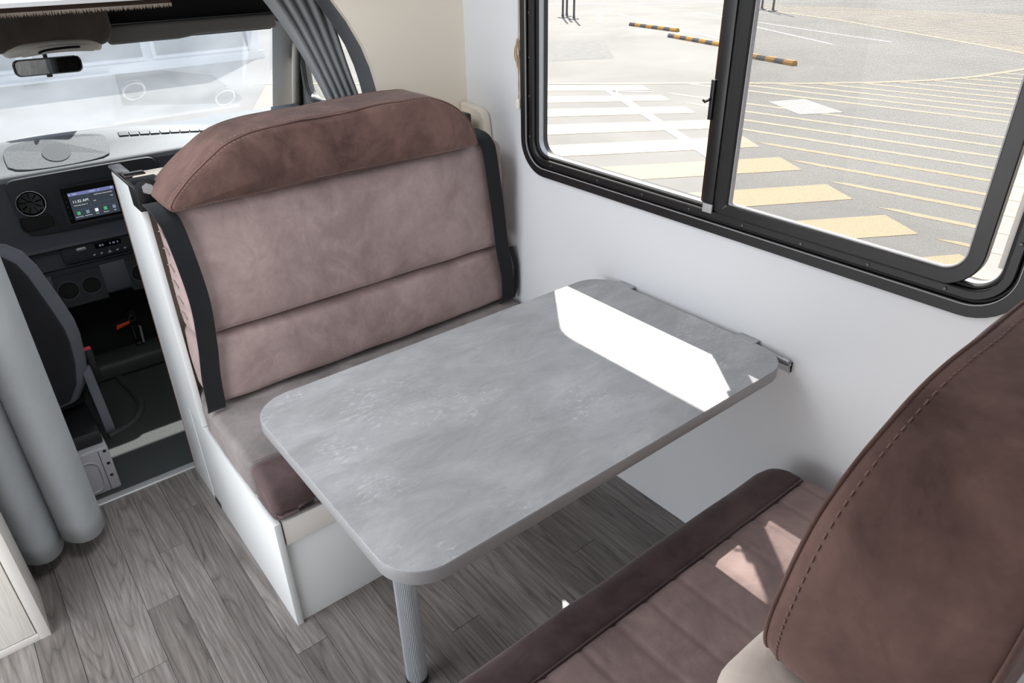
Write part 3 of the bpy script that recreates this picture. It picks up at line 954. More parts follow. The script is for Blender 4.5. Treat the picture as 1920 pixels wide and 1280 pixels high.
def back_fn(x0, x1, z0, z1, ym, bul, lean=0.0):
    def fn(p):
        u = (2 * p.x - x0 - x1) / (x1 - x0); w = (2 * p.z - z0 - z1) / (z1 - z0)
        if p.y < ym:
            p = p + Vector((0, -bul * (1 - abs(u) ** 3) * (1 - w ** 4), 0))
        return p + Vector((0, lean * (p.z - z0), 0))
    return fn
o = cushion_geo(-1.082, -0.050, 0.737, 0.895, 0.493, 0.699, 0.026, (28, 4, 8), back_fn(-1.086, -0.05, 0.484, 0.7, 0.8, 0.016, 0.02), 0.005, 8, 3).build('lower_back_cushion', 'vel_mid', None, 180)
tag(o, 'low taupe velvet lumbar cushion just above the far seat', 'cushion')
UB = thing('back_cushion', 'large pale taupe velvet backrest cushion behind the table', 'cushion', (-0.57, 0.8, 0.70))
cushion_geo(-1.086, -0.060, 0.728, 0.842, 0.7065, 1.057, 0.028, (28, 4, 12), back_fn(-1.086, -0.06, 0.7065, 1.057, 0.8, 0.014), 0.0045, 7, 4).build('cover', 'vel_mid', UB, 180)
# side gathers in the gusset
for k in range(7):
    z = 0.76 + k * 0.045
    G().tube([(-1.0885, 0.76, z), (-1.0895, 0.78 + 0.01 * math.sin(k), z + 0.012), (-1.0888, 0.81, z + 0.004)], 0.0016, 6).build('gusset_fold', 'vel_mid', UB, 180)

# ---- head bolsters
def chaikin(p, n=3):
    for _ in range(n):
        q = []
        for i in range(len(p)):
            a, b = p[i], p[(i + 1) % len(p)]
            q += [(0.75 * a[0] + 0.25 * b[0], 0.75 * a[1] + 0.25 * b[1]), (0.25 * a[0] + 0.75 * b[0], 0.25 * a[1] + 0.75 * b[1])]
        p = q
    return p
def bolster(parent, outline, y0, y1, mat, seam_mat, stitch_mat, seed, tilt=0.0, sgn=1):
    """outline in x,z; y0 the face towards the table, y1 the back"""
    cx = sum(p[0] for p in outline) / len(outline); cz = sum(p[1] for p in outline) / len(outline)
    zmin = min(p[1] for p in outline)
    d = 1 if y1 > y0 else -1
    def rg(k, y, shr=0.0):
        out = []
        for (x, z) in outline:
            vx, vz = x - cx, z - cz
            L = math.hypot(vx, vz)
            f = max(0.0, k - shr / L)
            p = Vector((cx + vx * f, y + tilt * (cz + vz * f - zmin), cz + vz * f))
            s_ = Vector((seed, 0, 0))
            p += Vector((0, 1, 0)) * noise.noise(p * 9 + s_) * 0.004 + Vector((0.3, 0, 1)) * noise.noise(p * 13 + s_) * 0.0025
            out.append(p)
        return out
    rings = [rg(0.02, y0 - d * 0.016)]
    for k, b in ((0.2, 0.0155), (0.4, 0.014), (0.6, 0.012), (0.78, 0.009), (0.9, 0.005)):
        rings.append(rg(k, y0 - d * b))
    rings.append(rg(1.0, y0, 0.010)); rings.append(rg(1.0, y0 + d * 0.004, 0.003)); rings.append(rg(1.0, y0 + d * 0.012))
    n = 6
    for k in range(1, n):
        t = k / n
        rings.append(rg(1.0 + 0.006 * math.sin(math.pi * t), y0 + (y1 - y0) * t))
    rings.append(rg(1.0, y1 - d * 0.012)); rings.append(rg(1.0, y1 - d * 0.004, 0.003)); rings.append(rg(1.0, y1, 0.010))
    for k in (0.9, 0.6, 0.3, 0.02):
        rings.append(rg(k, y1 + d * 0.006 * (1 - k)))
    G().loft(rings).build('cover', mat, parent, 180)
    for (yy, sh) in ((y0 + d * 0.003, 0.0035), (y1 - d * 0.003, 0.0035)):
        G().tube(rg(1.0, yy, sh), 0.0022, 6, True).build('piping', seam_mat, parent, 180)
    st_ = G()
    for off in (0.010, -0.006):
        loop = rg(1.0, y0 - d * 0.0004 if off > 0 else y0 + d * 0.0165, max(off, -0.0012) + (0.002 if off > 0 else 0.0))
        m = len(loop)
        for i in range(m):
            a, b = loop[i], loop[(i + 1) % m]
            q = max(1, int((b - a).length / 0.008))
            for j in range(q):
                p0 = a.lerp(b, (j + 0.15) / q); p1 = a.lerp(b, (j + 0.7) / q)
                t = (p1 - p0)
                u = Vector((0, 0.0006, 0)); w = t.cross(u)
                if w.length < 1e-12: continue
                w = w.normalized() * 0.0005
                st_.add([p0 + u + w, p0 + u - w, p0 - u - w, p0 - u + w, p1 + u + w, p1 + u - w, p1 - u - w, p1 - u + w],
                        [(0, 1, 2, 3), (4, 5, 6, 7), (0, 1, 5, 4), (1, 2, 6, 5), (2, 3, 7, 6), (3, 0, 4, 7)])
    st_.build('seam_stitching', stitch_mat, parent)
BO = thing('head_bolster', 'dark brown velvet head bolster on top of far backrest', 'cushion', (-0.6, 0.78, 1.06))
ol = chaikin([(-1.066, 1.063), (-0.62, 1.066), (-0.182, 1.068), (-0.182, 1.074), (-0.205, 1.150), (-0.29, 1.212), (-0.36, 1.232), (-0.62, 1.226), (-0.80, 1.221), (-0.90, 1.208), (-0.985, 1.160), (-1.055, 1.105), (-1.078, 1.075), (-1.072, 1.064)], 3)
bolster(BO, ol, 0.694, 0.868, 'vel_hi', 'vel_hi', 'thread', 3.0)

# ---- seat belts of the far bench
def strap(path, w, t=0.0016, wd=(1, 0, 0)):
    g = G(); rg_ = []
    for i, p in enumerate(path):
        p = Vector(p)
        tg = (Vector(path[min(i + 1, len(path) - 1)]) - Vector(path[max(i - 1, 0)])).normalized()
        W = Vector(wd) - tg * Vector(wd).dot(tg); W.normalize()
        N = tg.cross(W)
        h = W * w / 2
        rg_.append([p - h + N * t, p - h * 0.96 + N * t * 1.5, p - h * 0.5 + N * t, p + h * 0.5 + N * t, p + h * 0.96 + N * t * 1.5, p + h + N * t, p + h - N * t, p - h - N * t])
    return g.loft(rg_)
def spline(pts, n=8):
    P = [Vector(p) for p in pts]
    out = []
    for i in range(len(P) - 1):
        p0, p1, p2, p3 = P[max(i - 1, 0)], P[i], P[i + 1], P[min(i + 2, len(P) - 1)]
        for k in range(n):
            t = k / n
            out.append(0.5 * ((2 * p1) + (p2 - p0) * t + (2 * p0 - 5 * p1 + 4 * p2 - p3) * t * t + (3 * p1 - p0 - 3 * p2 + p3) * t ** 3))
    out.append(P[-1])
    return out
SL = thing('seat_belt', 'black seat belt with bolted anchor plate at the aisle end of the backrest', 'seat belt', (-1.07, 0.72, 0.49), 'seat belts of the far bench')
strap(spline([(-1.075, 0.846, 1.048), (-1.083, 0.812, 1.059), (-1.084, 0.765, 1.061), (-1.082, 0.722, 1.050), (-1.073, 0.707, 1.005), (-1.060, 0.703, 0.835), (-1.066, 0.712, 0.70), (-1.078, 0.714, 0.60), (-1.082, 0.721, 0.505), (-1.082, 0.735, 0.487)]), 0.049).build('strap', 'webbing', SL, 40)
pg = G().prism(chaikin([(-1.104, 1.052), (-1.104, 1.108), (-1.070, 1.112), (-1.046, 1.092), (-1.040, 1.066), (-1.060, 1.050)], 2), 'y', 0.846, 0.853, 0.001)
pg.build('anchor_plate', 'black', SL, 40)
G().box(-1.108, -1.040, 0.853, 0.925, 1.03, 1.100, 0.003).build('anchor_bracket', 'black', SL, 40)
G().cyl((-1.080, 0.846, 1.088), (0, -1, 0), 0.0135, 0.008, 6).build('anchor_bolt', 'alu', SL, 30)
G().tube([(-1.046 + 0.007 * math.cos(t * math.pi / 8), 0.843, 1.078 + 0.007 * math.sin(t * math.pi / 8)) for t in range(16)], 0.0022, 6, True).build('plate_slot', 'rubber', SL, 40)
SRt = thing('seat_belt', 'black seat belt running down the wall end of the backrest', 'seat belt', (-0.08, 0.72, 0.49), 'seat belts of the far bench')
strap(spline([(-0.110, 0.872, 1.065), (-0.118, 0.835, 1.078), (-0.124, 0.765, 1.077), (-0.130, 0.724, 1.06), (-0.129, 0.708, 1.02), (-0.108, 0.705, 0.84), (-0.088, 0.712, 0.70), (-0.068, 0.715, 0.60), (-0.062, 0.722, 0.515), (-0.062, 0.74, 0.487)]), 0.050).build('strap', 'webbing', SRt, 40)
G().box(-0.150, -0.075, 0.872, 0.924, 1.05, 1.118, 0.008, 3).build('belt_retractor', 'black', SRt, 40)
cl = G().tube(spline([(-0.03, 0.735, 0.50), (-0.018, 0.732, 0.54), (-0.016, 0.735, 0.62), (-0.022, 0.75, 0.68)]), 0.008, 8).build('belt_loop', 'rubber', SRt, 40)

# ---- near bench
NB = thing('bench_base', 'white boxed bench base under the near seat', 'bench', (-0.55, -0.65, 0.0))
G().box(-1.106, -1.088, -0.985, -0.372, 0.0, 0.342, 0.0015).build('side_panel', 'bench', NB, 40)
G().box(-1.088, -0.002, -0.395, -0.377, 0.0, 0.342, 0.001).build('front_panel', 'bench', NB, 40)
G().box(-1.088, -0.002, -0.985, -0.395, 0.322, 0.342).build('seat_board', 'bench', NB)
NC = thing('seat_cushion', 'mauve channel-quilted seat cushion with dark front roll on near bench', 'cushion', (-0.55, -0.6, 0.345))
QS = 0.088
def pad_fn(p):
    if p.z > 0.44:
        ph = ((p.x + 0.03) / QS) % 1.0
        dd = min(ph, 1 - ph) * QS
        p = p + Vector((0, 0, -0.0055 * math.exp(-(dd / 0.0055) ** 2)))
    return p
gp = cushion_geo(-1.098, -0.080, -0.835, -0.447, 0.3465, 0.474, 0.020, (150, 14, 3), pad_fn, 0.0025, 6, 5); gp.build('quilted_pad', 'vel_pad', NC, 180)
def roll_fn(p):
    k = max(0.0, (p.y + 0.405) / 0.06)
    if p.z > 0.40:
        p = p + Vector((0, 0, -0.030 * min(1.3, k) ** 1.8 + 0.004))
    if p.x > -0.14:
        p = p + Vector((0, -0.03 * ((p.x + 0.14) / 0.08) ** 2, 0))
    return p
cushion_geo(-1.100, -0.080, -0.452, -0.338, 0.3465, 0.472, 0.026, (34, 8, 5), roll_fn, 0.003, 8, 6).build('front_roll', 'vel_dark', NC, 180)
G().tube([(-1.09, -0.4495, 0.4745), (-0.6, -0.4495, 0.4755), (-0.10, -0.4495, 0.4745)], 0.0016, 6).build('piping', 'vel_dark', NC, 180)
NBK = cushion_geo(-1.060, -0.060, -0.985, -0.838, 0.47, 1.040, 0.035, (24, 4, 10), None, 0.004, 7, 8).build('back_cushion', 'vel_pale', None, 180)
tag(NBK, 'pale beige backrest cushion of the near bench below the bolster', 'cushion')
NBO = thing('head_bolster', 'large dark brown velvet head bolster in the near right foreground', 'cushion', (-0.55, -0.95, 1.04))
ol2 = chaikin([(x_ - 0.016, z_ + 0.008) for (x_, z_) in [(-0.985, 1.042), (-0.55, 1.045), (-0.12, 1.045), (-0.09, 1.055), (-0.115, 1.15), (-0.21, 1.225), (-0.31, 1.258), (-0.55, 1.262), (-0.74, 1.260), (-0.86, 1.236), (-0.94, 1.205), (-0.985, 1.13), (-1.008, 1.075), (-1.000, 1.045)]], 3)
bolster(NBO, ol2, -0.862, -1.020, 'vel_hi', 'vel_hi', 'thread_d', 8.0)

# ================================================================== CAB
D = thing('dashboard', 'charcoal dashboard with glare-greyed sunlit top seen over the backrest', 'dashboard', (-1.05, 2.3, 0.4))
def zc(x):
    return 0.98 - 0.15 * (x + 1.1) ** 2
dt = G(); secs = []
for k in range(33):
    x = -2.07 + 2.06 * k / 32
    c = zc(x)
    secs.append([(x, 2.076, 0.862), (x, 2.078, 0.876), (x, 2.086, 0.885), (x, 2.10, 0.890 - (0.98 - c) * 0.05), (x, 2.165, 0.885 + (c - 0.885) * 0.52), (x, 2.22, c - 0.006), (x, 2.24, c), (x, 2.27, c - 0.006),
                 (x, 2.45, 0.917), (x, 2.80, 0.812), (x, 3.24, 0.686), (x, 3.24, 0.60), (x, 2.20, 0.60), (x, 2.076, 0.70)])
dt.loft(secs); dt.build('top_pad', 'dash_top_glare', D, 35)
def slope(x, t, h=0.0):      # point on the rear-facing slope of the top pad
    return (x, 2.10 + 0.135 * t - 0.55 * h, 0.8885 + (zc(x) - 0.8885) * t + 0.83 * h)
go = chaikin([(-1.275, -0.02), (-1.278, 0.55), (-1.262, 0.80), (-1.20, 0.87), (-1.08, 0.86), (-0.94, 0.83), (-0.918, 0.66), (-0.925, 0.36), (-0.945, -0.02)], 2)
gg = G(); n = len(go)
gg.add([slope(x, t, 0.0050) for x, t in go] + [slope(x, t, -0.004) for x, t in go], [tuple(range(n))] + [(i, (i + 1) % n, n + (i + 1) % n, n + i) for i in range(n)])
m_, nt_, b_ = nmat('perforated_grille')
v_ = nt_.nodes.new('ShaderNodeTexVoronoi'); v_.inputs['Scale'].default_value = 240
tc_ = nt_.nodes.new('ShaderNodeTexCoord'); nt_.links.new(tc_.outputs['Object'], v_.inputs['Vector'])
r_ = _ramp(nt_, v_.outputs['Distance'], [(0.25, s2l((104, 108, 112))), (0.5, s2l((134, 137, 141)))])
nt_.links.new(r_.outputs[0], b_.inputs['Base Color']); b_.inputs['Roughness'].default_value = 0.5
M['grille'] = m_
grl = gg.build('speaker_grille', 'grille', D)
gc = G(); cN = 28
cc = [(-1.109 + 0.047 * math.cos(2 * math.pi * k / cN), 0.40 + 0.28 * math.sin(2 * math.pi * k / cN)) for k in range(cN)]
gc.add([slope(x, t, 0.0062) for x, t in cc] + [slope(x, t, 0.0) for x, t in cc], [tuple(range(cN))] + [(i, (i + 1) % cN, cN + (i + 1) % cN, cN + i) for i in range(cN)])
gc.build('speaker_cone', plain('speaker_grey', (112, 116, 120), 0.6, grain=0.4, gscale=300), grl)
for k in range(9):
    xa = -0.872 + k * 0.0385; xb = xa + 0.034
    t0 = 0.655 - 0.012 * k; t1 = 0.79 - 0.014 * k
    q = [(xa, t0), (xb, t0 - 0.01), (xb, t1 - 0.01), (xa, t1)]
    G().add([slope(x, t, 0.0050) for x, t in q] + [slope(x, t, -0.003) for x, t in q], [(0, 1, 2, 3), (0, 1, 5, 4), (1, 2, 6, 5), (2, 3, 7, 6), (3, 0, 4, 7)]).build('defrost_louvre', plain('louvre_grey', (86, 90, 94), 0.5) if k == 0 else bpy.data.materials['louvre_grey'], D)
# forward shelf of the dash below the windscreen (it shows in the glass)
def shelf(x, y, h):
    return (x, y, 0.812 - (y - 2.80) * 0.2864 + h)
def slab(poly, h0, h1, name, mat, par=D):
    n = len(poly)
    return G().add([shelf(x, y, h1) for x, y in poly] + [shelf(x, y, h0) for x, y in poly], [tuple(range(n)), tuple(range(2 * n - 1, n - 1, -1))] + [(i, (i + 1) % n, n + (i + 1) % n, n + i) for i in range(n)]).build(name, mat, par)
slab(rrect(-1.95, -0.690, 2.835, 3.22, 0.01, 3), 0.0005, 0.014, 'storage_lid', plain('pale_dash_lid', (146, 149, 153), 0.5))
slab(rrect(-1.064, -0.960, 2.856, 2.888, 0.0155, 5), 0.013, 0.017, 'lid_handle', plain('lid_handle_grey', (120, 122, 125), 0.4))
slab([(-0.67, 2.86), (-0.45, 2.87), (-0.19, 2.95), (0.0, 3.17), (-0.03, 3.20), (-0.32, 3.15), (-0.64, 3.09)], 0.0005, 0.004, 'tray_well', plain('dark_tray', (64, 68, 72), 0.6))
for (x, y) in ((-0.588, 2.985), (-0.110, 3.13)):
    G().tube([shelf(x + 0.052 * math.cos(t * math.pi / 12), y + 0.060 * math.sin(t * math.pi / 12), 0.008) for t in range(24)], 0.007, 8, True).build('cup_ring', 'palegrey', D, 40)
# fascia
body = G(); secs = []
for x, lz in ((-2.07, 0.385), (-1.30, 0.385), (-1.15, 0.380), (-1.10, 0.388), (-1.05, 0.408), (-0.98, 0.402), (-0.85, 0.385), (-0.02, 0.385)):
    secs.append([(x, 2.076, 0.865), (x, 2.072, 0.660), (x, 2.045, 0.645), (x, 2.004, 0.622), (x, 2.000, 0.611), (x, 2.010, 0.604), (x, 2.044, 0.600), (x, 2.046, 0.530), (x, 2.030, 0.524), (x, 2.040, 0.515), (x, 2.060, lz + 0.02), (x, 2.19, lz + 0.02), (x, 2.19, 0.865)])
body.loft(secs); body.build('fascia', 'dash', D, 30)
fp = G().prism(chaikin([(-1.314, 0.845), (-1.300, 0.874), (-1.25, 0.877), (-0.85, 0.877), (-0.80, 0.874), (-0.786, 0.845), (-0.80, 0.68), (-0.825, 0.654), (-1.275, 0.654), (-1.300, 0.68)], 2), 'y', 2.056, 2.078, 0.004).build('centre_panel', 'dash_dk', D, 40)
for xs in (-1.252, -0.848):
    av = G().lathe([(0.030, -0.004), (0.043, -0.004), (0.0475, 0.0), (0.047, 0.007), (0.043, 0.009), (0.040, 0.004), (0.036, -0.002)], (xs, 2.056, 0.785), (0, -1, 0), 32).build('air_vent', 'gloss', D, 40)
    G().lathe([(0.0, 0.001), (0.040, 0.001), (0.040, 0.0025), (0.0, 0.0025)], (xs, 2.056, 0.785), (0, -1, 0), 28).build('vent_core', 'gloss', av, 40)
    G().tube([(xs + 0.0465 * math.cos(t * math.pi / 16), 2.0475, 0.785 + 0.0465 * math.sin(t * math.pi / 16)) for t in range(32)], 0.0012, 6, True).build('vent_ring', 'chrome', av, 40)
    for k in range(9):
        a = math.radians(k * 40 + 10)
        G().tube([(xs + 0.016 * math.cos(a), 2.050, 0.785 + 0.016 * math.sin(a)), (xs + 0.037 * math.cos(a), 2.050, 0.785 + 0.037 * math.sin(a))], 0.0014, 5).build('vane', 'gloss', av)
    G().tube([(xs - 0.010, 2.046, 0.791), (xs, 2.044, 0.785), (xs + 0.010, 2.046, 0.778)], [0.004, 0.006, 0.004], 8).build('vent_knob', 'dash_dk', av, 40)
    sg = ring(G(), 'y', (-0.052 + xs - (0.0 if xs < -1 else -0.0), 0.056 + xs, 0.682, 0.734, (0.016, 0.004, 0.012, 0.004)), -0.002, 0.003, 2.051, 2.058, 4).build('slot_rim', 'gloss', D, 40)
    G().prism(rrect(-0.050 + xs, 0.054 + xs, 0.684, 0.732, (0.016, 0.004, 0.012, 0.004), 4), 'y', 2.0545, 2.0565).build('slot', 'rubber', D)
# display unit
DU = thing('car_display', 'black dashboard touchscreen lit up and showing 11:32 AM', 'screen', (-1.05, 2.05, 0.67))
ring(G(), 'y', (-1.160, -0.945, 0.668, 0.828, 0.008), 0.0, 0.012, 2.049, 2.0558, 4).build('bezel', 'dash_dk', DU, 40)
G().prism(rrect(-1.149, -0.956, 0.679, 0.817, 0.004, 4), 'y', 2.0525, 2.0558).build('housing', 'gloss', DU)
SX0, SX1, SZ0, SZ1 = -1.129, -0.968, 0.690, 0.795
sc_ = G().box(SX0, SX1, 2.0515, 2.0525, SZ0, SZ1).build('screen', 'scr', DU)
def U(u, v, d=0.0):
    return (SX0 + (SX1 - SX0) * u, 2.0512 - d, SZ0 + (SZ1 - SZ0) * v)
def sbox(u0, u1, v0, v1, name, mat):
    a = U(u0, v0); b = U(u1, v1)
    return G().box(a[0], b[0], 2.0509, 2.0515, a[2], b[2]).build(name, mat, sc_)
sbox(0, 1, 0.88, 1, 'status_bar', 'scr_top')
sbox(0.405, 0.41, 0.36, 0.88, 'divider', 'scr_line')
sbox(0.02, 0.98, 0.355, 0.362, 'divider', 'scr_line')
sbox(0.45, 0.95, 0.50, 0.505, 'divider', 'scr_line')
TR = (math.pi / 2, 0, 0)
text_mesh('clock_text', '11:32 AM', 0.0140, U(0.05, 0.66, 0.0004), 'scr_txt', sc_)
text_mesh('date_text', 'Wednesday, March 12', 0.0052, U(0.06, 0.52, 0.0004), 'scr_txt', sc_)
text_mesh('home_text', 'Home', 0.0058, U(0.09, 0.94, 0.0006), 'scr_txt', sc_)
text_mesh('bar_clock_text', '11:32 AM', 0.0055, U(0.45, 0.94, 0.0006), 'scr_txt', sc_)
text_mesh('audio_text', 'Audio Source Disconnected', 0.0056, U(0.54, 0.80, 0.0004), 'scr_txt', sc_)
text_mesh('off_text', 'N/A', 0.0055, U(0.49, 0.58, 0.0004), 'scr_txt', sc_)
text_mesh('off_text', 'N/A', 0.0055, U(0.88, 0.66, 0.0004), 'scr_txt', sc_)
for k, (nm, mt) in enumerate((('Apple CarPlay', 'scr_grn'), ('Android Auto', 'scr_gry'), ('Radio', 'scr_txt'), ('Bluetooth', 'scr_grn'), ('USB', 'scr_gry'))):
    u = 0.11 + k * 0.195
    sbox(u - 0.035, u + 0.035, 0.17, 0.29, 'icon', mt)
    text_mesh('icon_text', nm, 0.0046, U(u, 0.10, 0.0004), 'scr_txt', sc_, 'CENTER')
sbox(0.02, 0.045, 0.92, 0.965, 'icon', 'scr_txt'); sbox(0.66, 0.675, 0.91, 0.965, 'icon', 'scr_txt'); sbox(0.93, 0.955, 0.92, 0.965, 'icon', 'scr_txt')
for k in range(5):
    G().box(-1.1425, -1.1385, 2.0515, 2.0526, 0.700 + k * 0.021, 0.704 + k * 0.021).build('side_key', 'dash', DU)
# climate strip
cs = G().prism(rrect(-1.215, -0.885, 0.5345, 0.5985, 0.008, 4), 'y', 2.026, 2.046, 0.002).build('climate_strip', 'dash_dk', D, 40)
G().prism(rrect(-1.098, -1.003, 0.571, 0.592, 0.004, 4), 'y', 2.0245, 2.027).build('climate_display', 'gloss', cs)
for (x, w) in ((-1.083, 0.008), (-1.072, 0.005), (-1.045, 0.004), (-1.034, 0.008), (-1.018, 0.005)):
    G().box(x, x + w, 2.0240, 2.0246, 0.578, 0.586).build('climate_mark', 'scr_line', cs)
for xc in (-1.147, -0.953):
    rk = G().box(xc - 0.017, xc + 0.017, 2.012, 2.027, 0.580, 0.5935, 0.005, 3).build('rocker_switch', 'bright', cs, 40)
    G().box(xc - 0.013, xc + 0.013, 2.0112, 2.0125, 0.5855, 0.588).build('rocker_line', 'dash_dk', rk)
for k, x in enumerate((-1.108, -1.082, -1.052, -1.024, -0.996)):
    if k == 2:
        G().prism([(x - 0.007, 0.545), (x + 0.007, 0.545), (x, 0.557)], 'y', 2.0245, 2.0262).build('hazard_mark', 'markwhite', cs)
    else:
        G().prism([(x - 0.005, 0.547), (x + 0.002, 0.547), (x + 0.006, 0.552), (x - 0.003, 0.553)], 'y', 2.0245, 2.0262).build('switch_mark', 'markwhite', cs)
# lower panel with cup holders
NL = (-2.07, -1.278)
CP = [(-1.278, -1.196), (-1.196, -1.112)]
G().prism([(1.975, 0.522), (1.962, 0.50), (1.955, 0.405), (1.962, 0.388), (1.975, 0.385), (1.99, 0.52)], 'x', -2.07, -1.278, 0.002).build('lower_panel', 'dash', D, 40)
G().prism([(1.975, 0.522), (1.962, 0.50), (1.955, 0.418), (1.962, 0.405), (1.975, 0.400), (1.99, 0.52)], 'x', -1.112, -1.020, 0.002).build('lower_panel', 'dash', D, 40)
G().prism([(1.975, 0.522), (1.962, 0.50), (1.955, 0.405), (1.962, 0.388), (1.975, 0.385), (1.99, 0.52)], 'x', -0.930, -0.02, 0.002).build('lower_panel', 'dash', D, 40)
for (a, b, cx_, r_) in ((-1.278, -1.198, -1.238, 0.0365), (-1.198, -1.112, -1.157, 0.0345), (-1.020, -0.930, -0.975, 0.0365)):
    zc_ = 0.457
    hole = [(cx_ + r_ * math.cos(2 * math.pi * k / 28), zc_ + r_ * math.sin(2 * math.pi * k / 28)) for k in range(28)]
    ch = plate_hole('y', 1.959, 1.970, (a, b, 0.390, 0.518), hole).build('cup_holder', 'dash_dk', D, 40)
    G().tube([(p[0], 1.9585, p[1]) for p in hole], 0.0016, 6, True).build('holder_rim', 'dash', ch, 40)
    G().lathe([(r_ + 0.001, 0.0), (r_, 0.055), (0.0, 0.056), (0.0, 0.058), (r_ + 0.002, 0.058)], (cx_, 1.968, zc_), (0, 1, 0), 28).build('holder_cup', 'rubber', ch, 40)
# keys in the dark footwell below the dash
KY = thing('car_keys', 'bunch of car keys with orange tag hanging under the dashboard', 'keys', (-1.045, 2.12, 0.06))
G().cyl((-1.033, 2.16, 0.225), (0, -1, 0), 0.016, 0.03, 18).build('lock_barrel', 'black', KY, 40)
G().tube([(-1.036 + 0.013 * math.cos(t * math.pi / 8), 2.122, 0.205 + 0.013 * math.sin(t * math.pi / 8)) for t in range(16)], 0.0016, 6, True).build('key_ring', 'chrome', KY, 40)
G().prism([(-1.048, 0.198), (-1.052, 0.186), (-1.108, 0.172), (-1.102, 0.192)], 'y', 2.118, 2.122, 0.0008).build('orange_tag', 'orange', KY, 40)
text_mesh('tag_marks', '- - -', 0.012, (-1.078, 2.1175, 0.1865), 'blackprint', KY, 'CENTER', (math.pi / 2, -0.26, 0))
G().prism([(-1.046, 0.204), (-1.050, 0.194), (-1.112, 0.184), (-1.106, 0.206)], 'y', 2.124, 2.128).build('strap', 'webbing', KY)
fob = cushion_geo(-1.056, -1.026, 2.104, 2.118, 0.078, 0.178, 0.007, (3, 2, 6), None, 0).build('key_fob', 'gloss', KY, 60)
G().tube([(-1.043 + 0.0065 * math.cos(t * math.pi / 8), 2.103, 0.092 + 0.0065 * math.sin(t * math.pi / 8)) for t in range(16)], 0.0010, 6, True).build('emblem_ring', 'chrome', fob, 40)
em = G()
for a in (90, 210, 330):
    em.tube([(-1.043, 2.103, 0.092), (-1.043 + 0.0062 * math.cos(math.radians(a)), 2.103, 0.092 + 0.0062 * math.sin(math.radians(a)))], [0.0011, 0.0004], 5)
em = em.build('emblem_star', 'chrome', fob); em['kind'] = 'stuff'
G().box(-1.050, -1.046, 2.1025, 2.105, 0.115, 0.165, 0.001).build('fob_trim', 'chrome', fob)
G().prism([(-1.022, 0.170), (-1.014, 0.165), (-1.018, 0.085), (-1.026, 0.088)], 'y', 2.108, 2.111).build('key_blade', 'alu', KY)

# cab floor moulding: raised tunnel edge
rp = spline([(-1.30, 1.60, 0.0), (-1.24, 1.615, 0.0), (-1.185, 1.655, 0.0), (-1.150, 1.74, 0.0), (-1.145, 1.80, 0.0), (-1.153, 1.90, 0.0), (-1.165, 2.02, 0.0), (-1.172, 2.13, 0.0)], 6)
G().tube(rp, 0.016, 8).build('floor_ridge', 'matrub', cf, 60)
G().box(-2.0, -0.1, 2.02, 2.16, 0.0, 0.075, 0.02, 3).build('floor_step', 'matrub', cf, 40)

# ---- cab seat
CSE = thing('cab_seat', 'black fabric cab seat seen from behind on a pale steel base', 'seat', (-1.58, 1.5, 0.0))
prof = [(0.27, 0.235), (0.33, 0.272), (0.41, 0.290), (0.50, 0.297), (0.56, 0.294), (0.63, 0.280), (0.70, 0.264), (0.77, 0.248), (0.82, 0.228), (0.855, 0.195), (0.880, 0.145), (0.893, 0.07)]
def sect(hw, z, y0, y1, n=32, e=0.55):
    out = []
    for k in range(n):
        t = 2 * math.pi * k / n
        c, s_ = math.cos(t), math.sin(t)
        out.append((-1.58 + hw * math.copysign(abs(c) ** e, c), (y0 + y1) / 2 + (y1 - y0) / 2 * math.copysign(abs(s_) ** e, s_), z))
    return out
def yb(z):
    return 1.425 - 0.16 * (z - 0.27)
G().loft([sect(h, z, yb(z), yb(z) + 0.13 - 0.05 * max(0, z - 0.8) / 0.1) for z, h in prof]).build('backrest', 'seatedge', CSE, 60)
G().loft([sect(h * 0.90 - 0.008, 0.285 + (z - 0.27) * 0.955, yb(z) - 0.009, yb(z) + 0.03) for z, h in prof[:-1]]).build('back_panel', 'seatfab', CSE, 60)
cushion_geo(-1.84, -1.32, 1.47, 1.95, 0.22, 0.36, 0.045, (8, 8, 3), None, 0.003).build('seat_pad', 'seatfab', CSE, 180)
bs = G().box(-1.82, -1.332, 1.262, 1.80, 0.0, 0.172, 0.006, 3).build('base_box', 'steel', CSE, 40)
ring(G(), 'y', (-1.60, -1.372, 0.012, 0.138, 0.035), 0.0, 0.006, 1.2585, 1.264, 6).build('pressed_rib', 'steel', bs, 60)
G().box(-1.364, -1.3625, 1.2605, 1.264, 0.004, 0.165).build('panel_seam', 'dash_dk', bs)
for (x, z) in ((-1.346, 0.108), (-1.349, 0.060), (-1.345, 0.158)):
    G().cyl((x, 1.2625, z), (0, -1, 0), 0.0055, 0.001, 12).build('bolt_hole', 'rubber', bs)
G().box(-1.80, -1.335, 1.29, 1.78, 0.172, 0.225, 0.01).build('slide_rail', 'black', CSE, 40)
G().prism(chaikin([(1.33, 0.165), (1.42, 0.150), (1.52, 0.235), (1.50, 0.36), (1.445, 0.385), (1.40, 0.30), (1.35, 0.235)], 2), 'x', -1.318, -1.288, 0.004).build('side_cover', 'dash', CSE, 40)
bk = G().box(-1.290, -1.262, 1.50, 1.53, 0.29, 0.41, 0.004).build('belt_buckle', 'black', CSE, 40)
G().box(-1.287, -1.265, 1.504, 1.526, 0.410, 0.4125).build('release_button', 'red', bk)

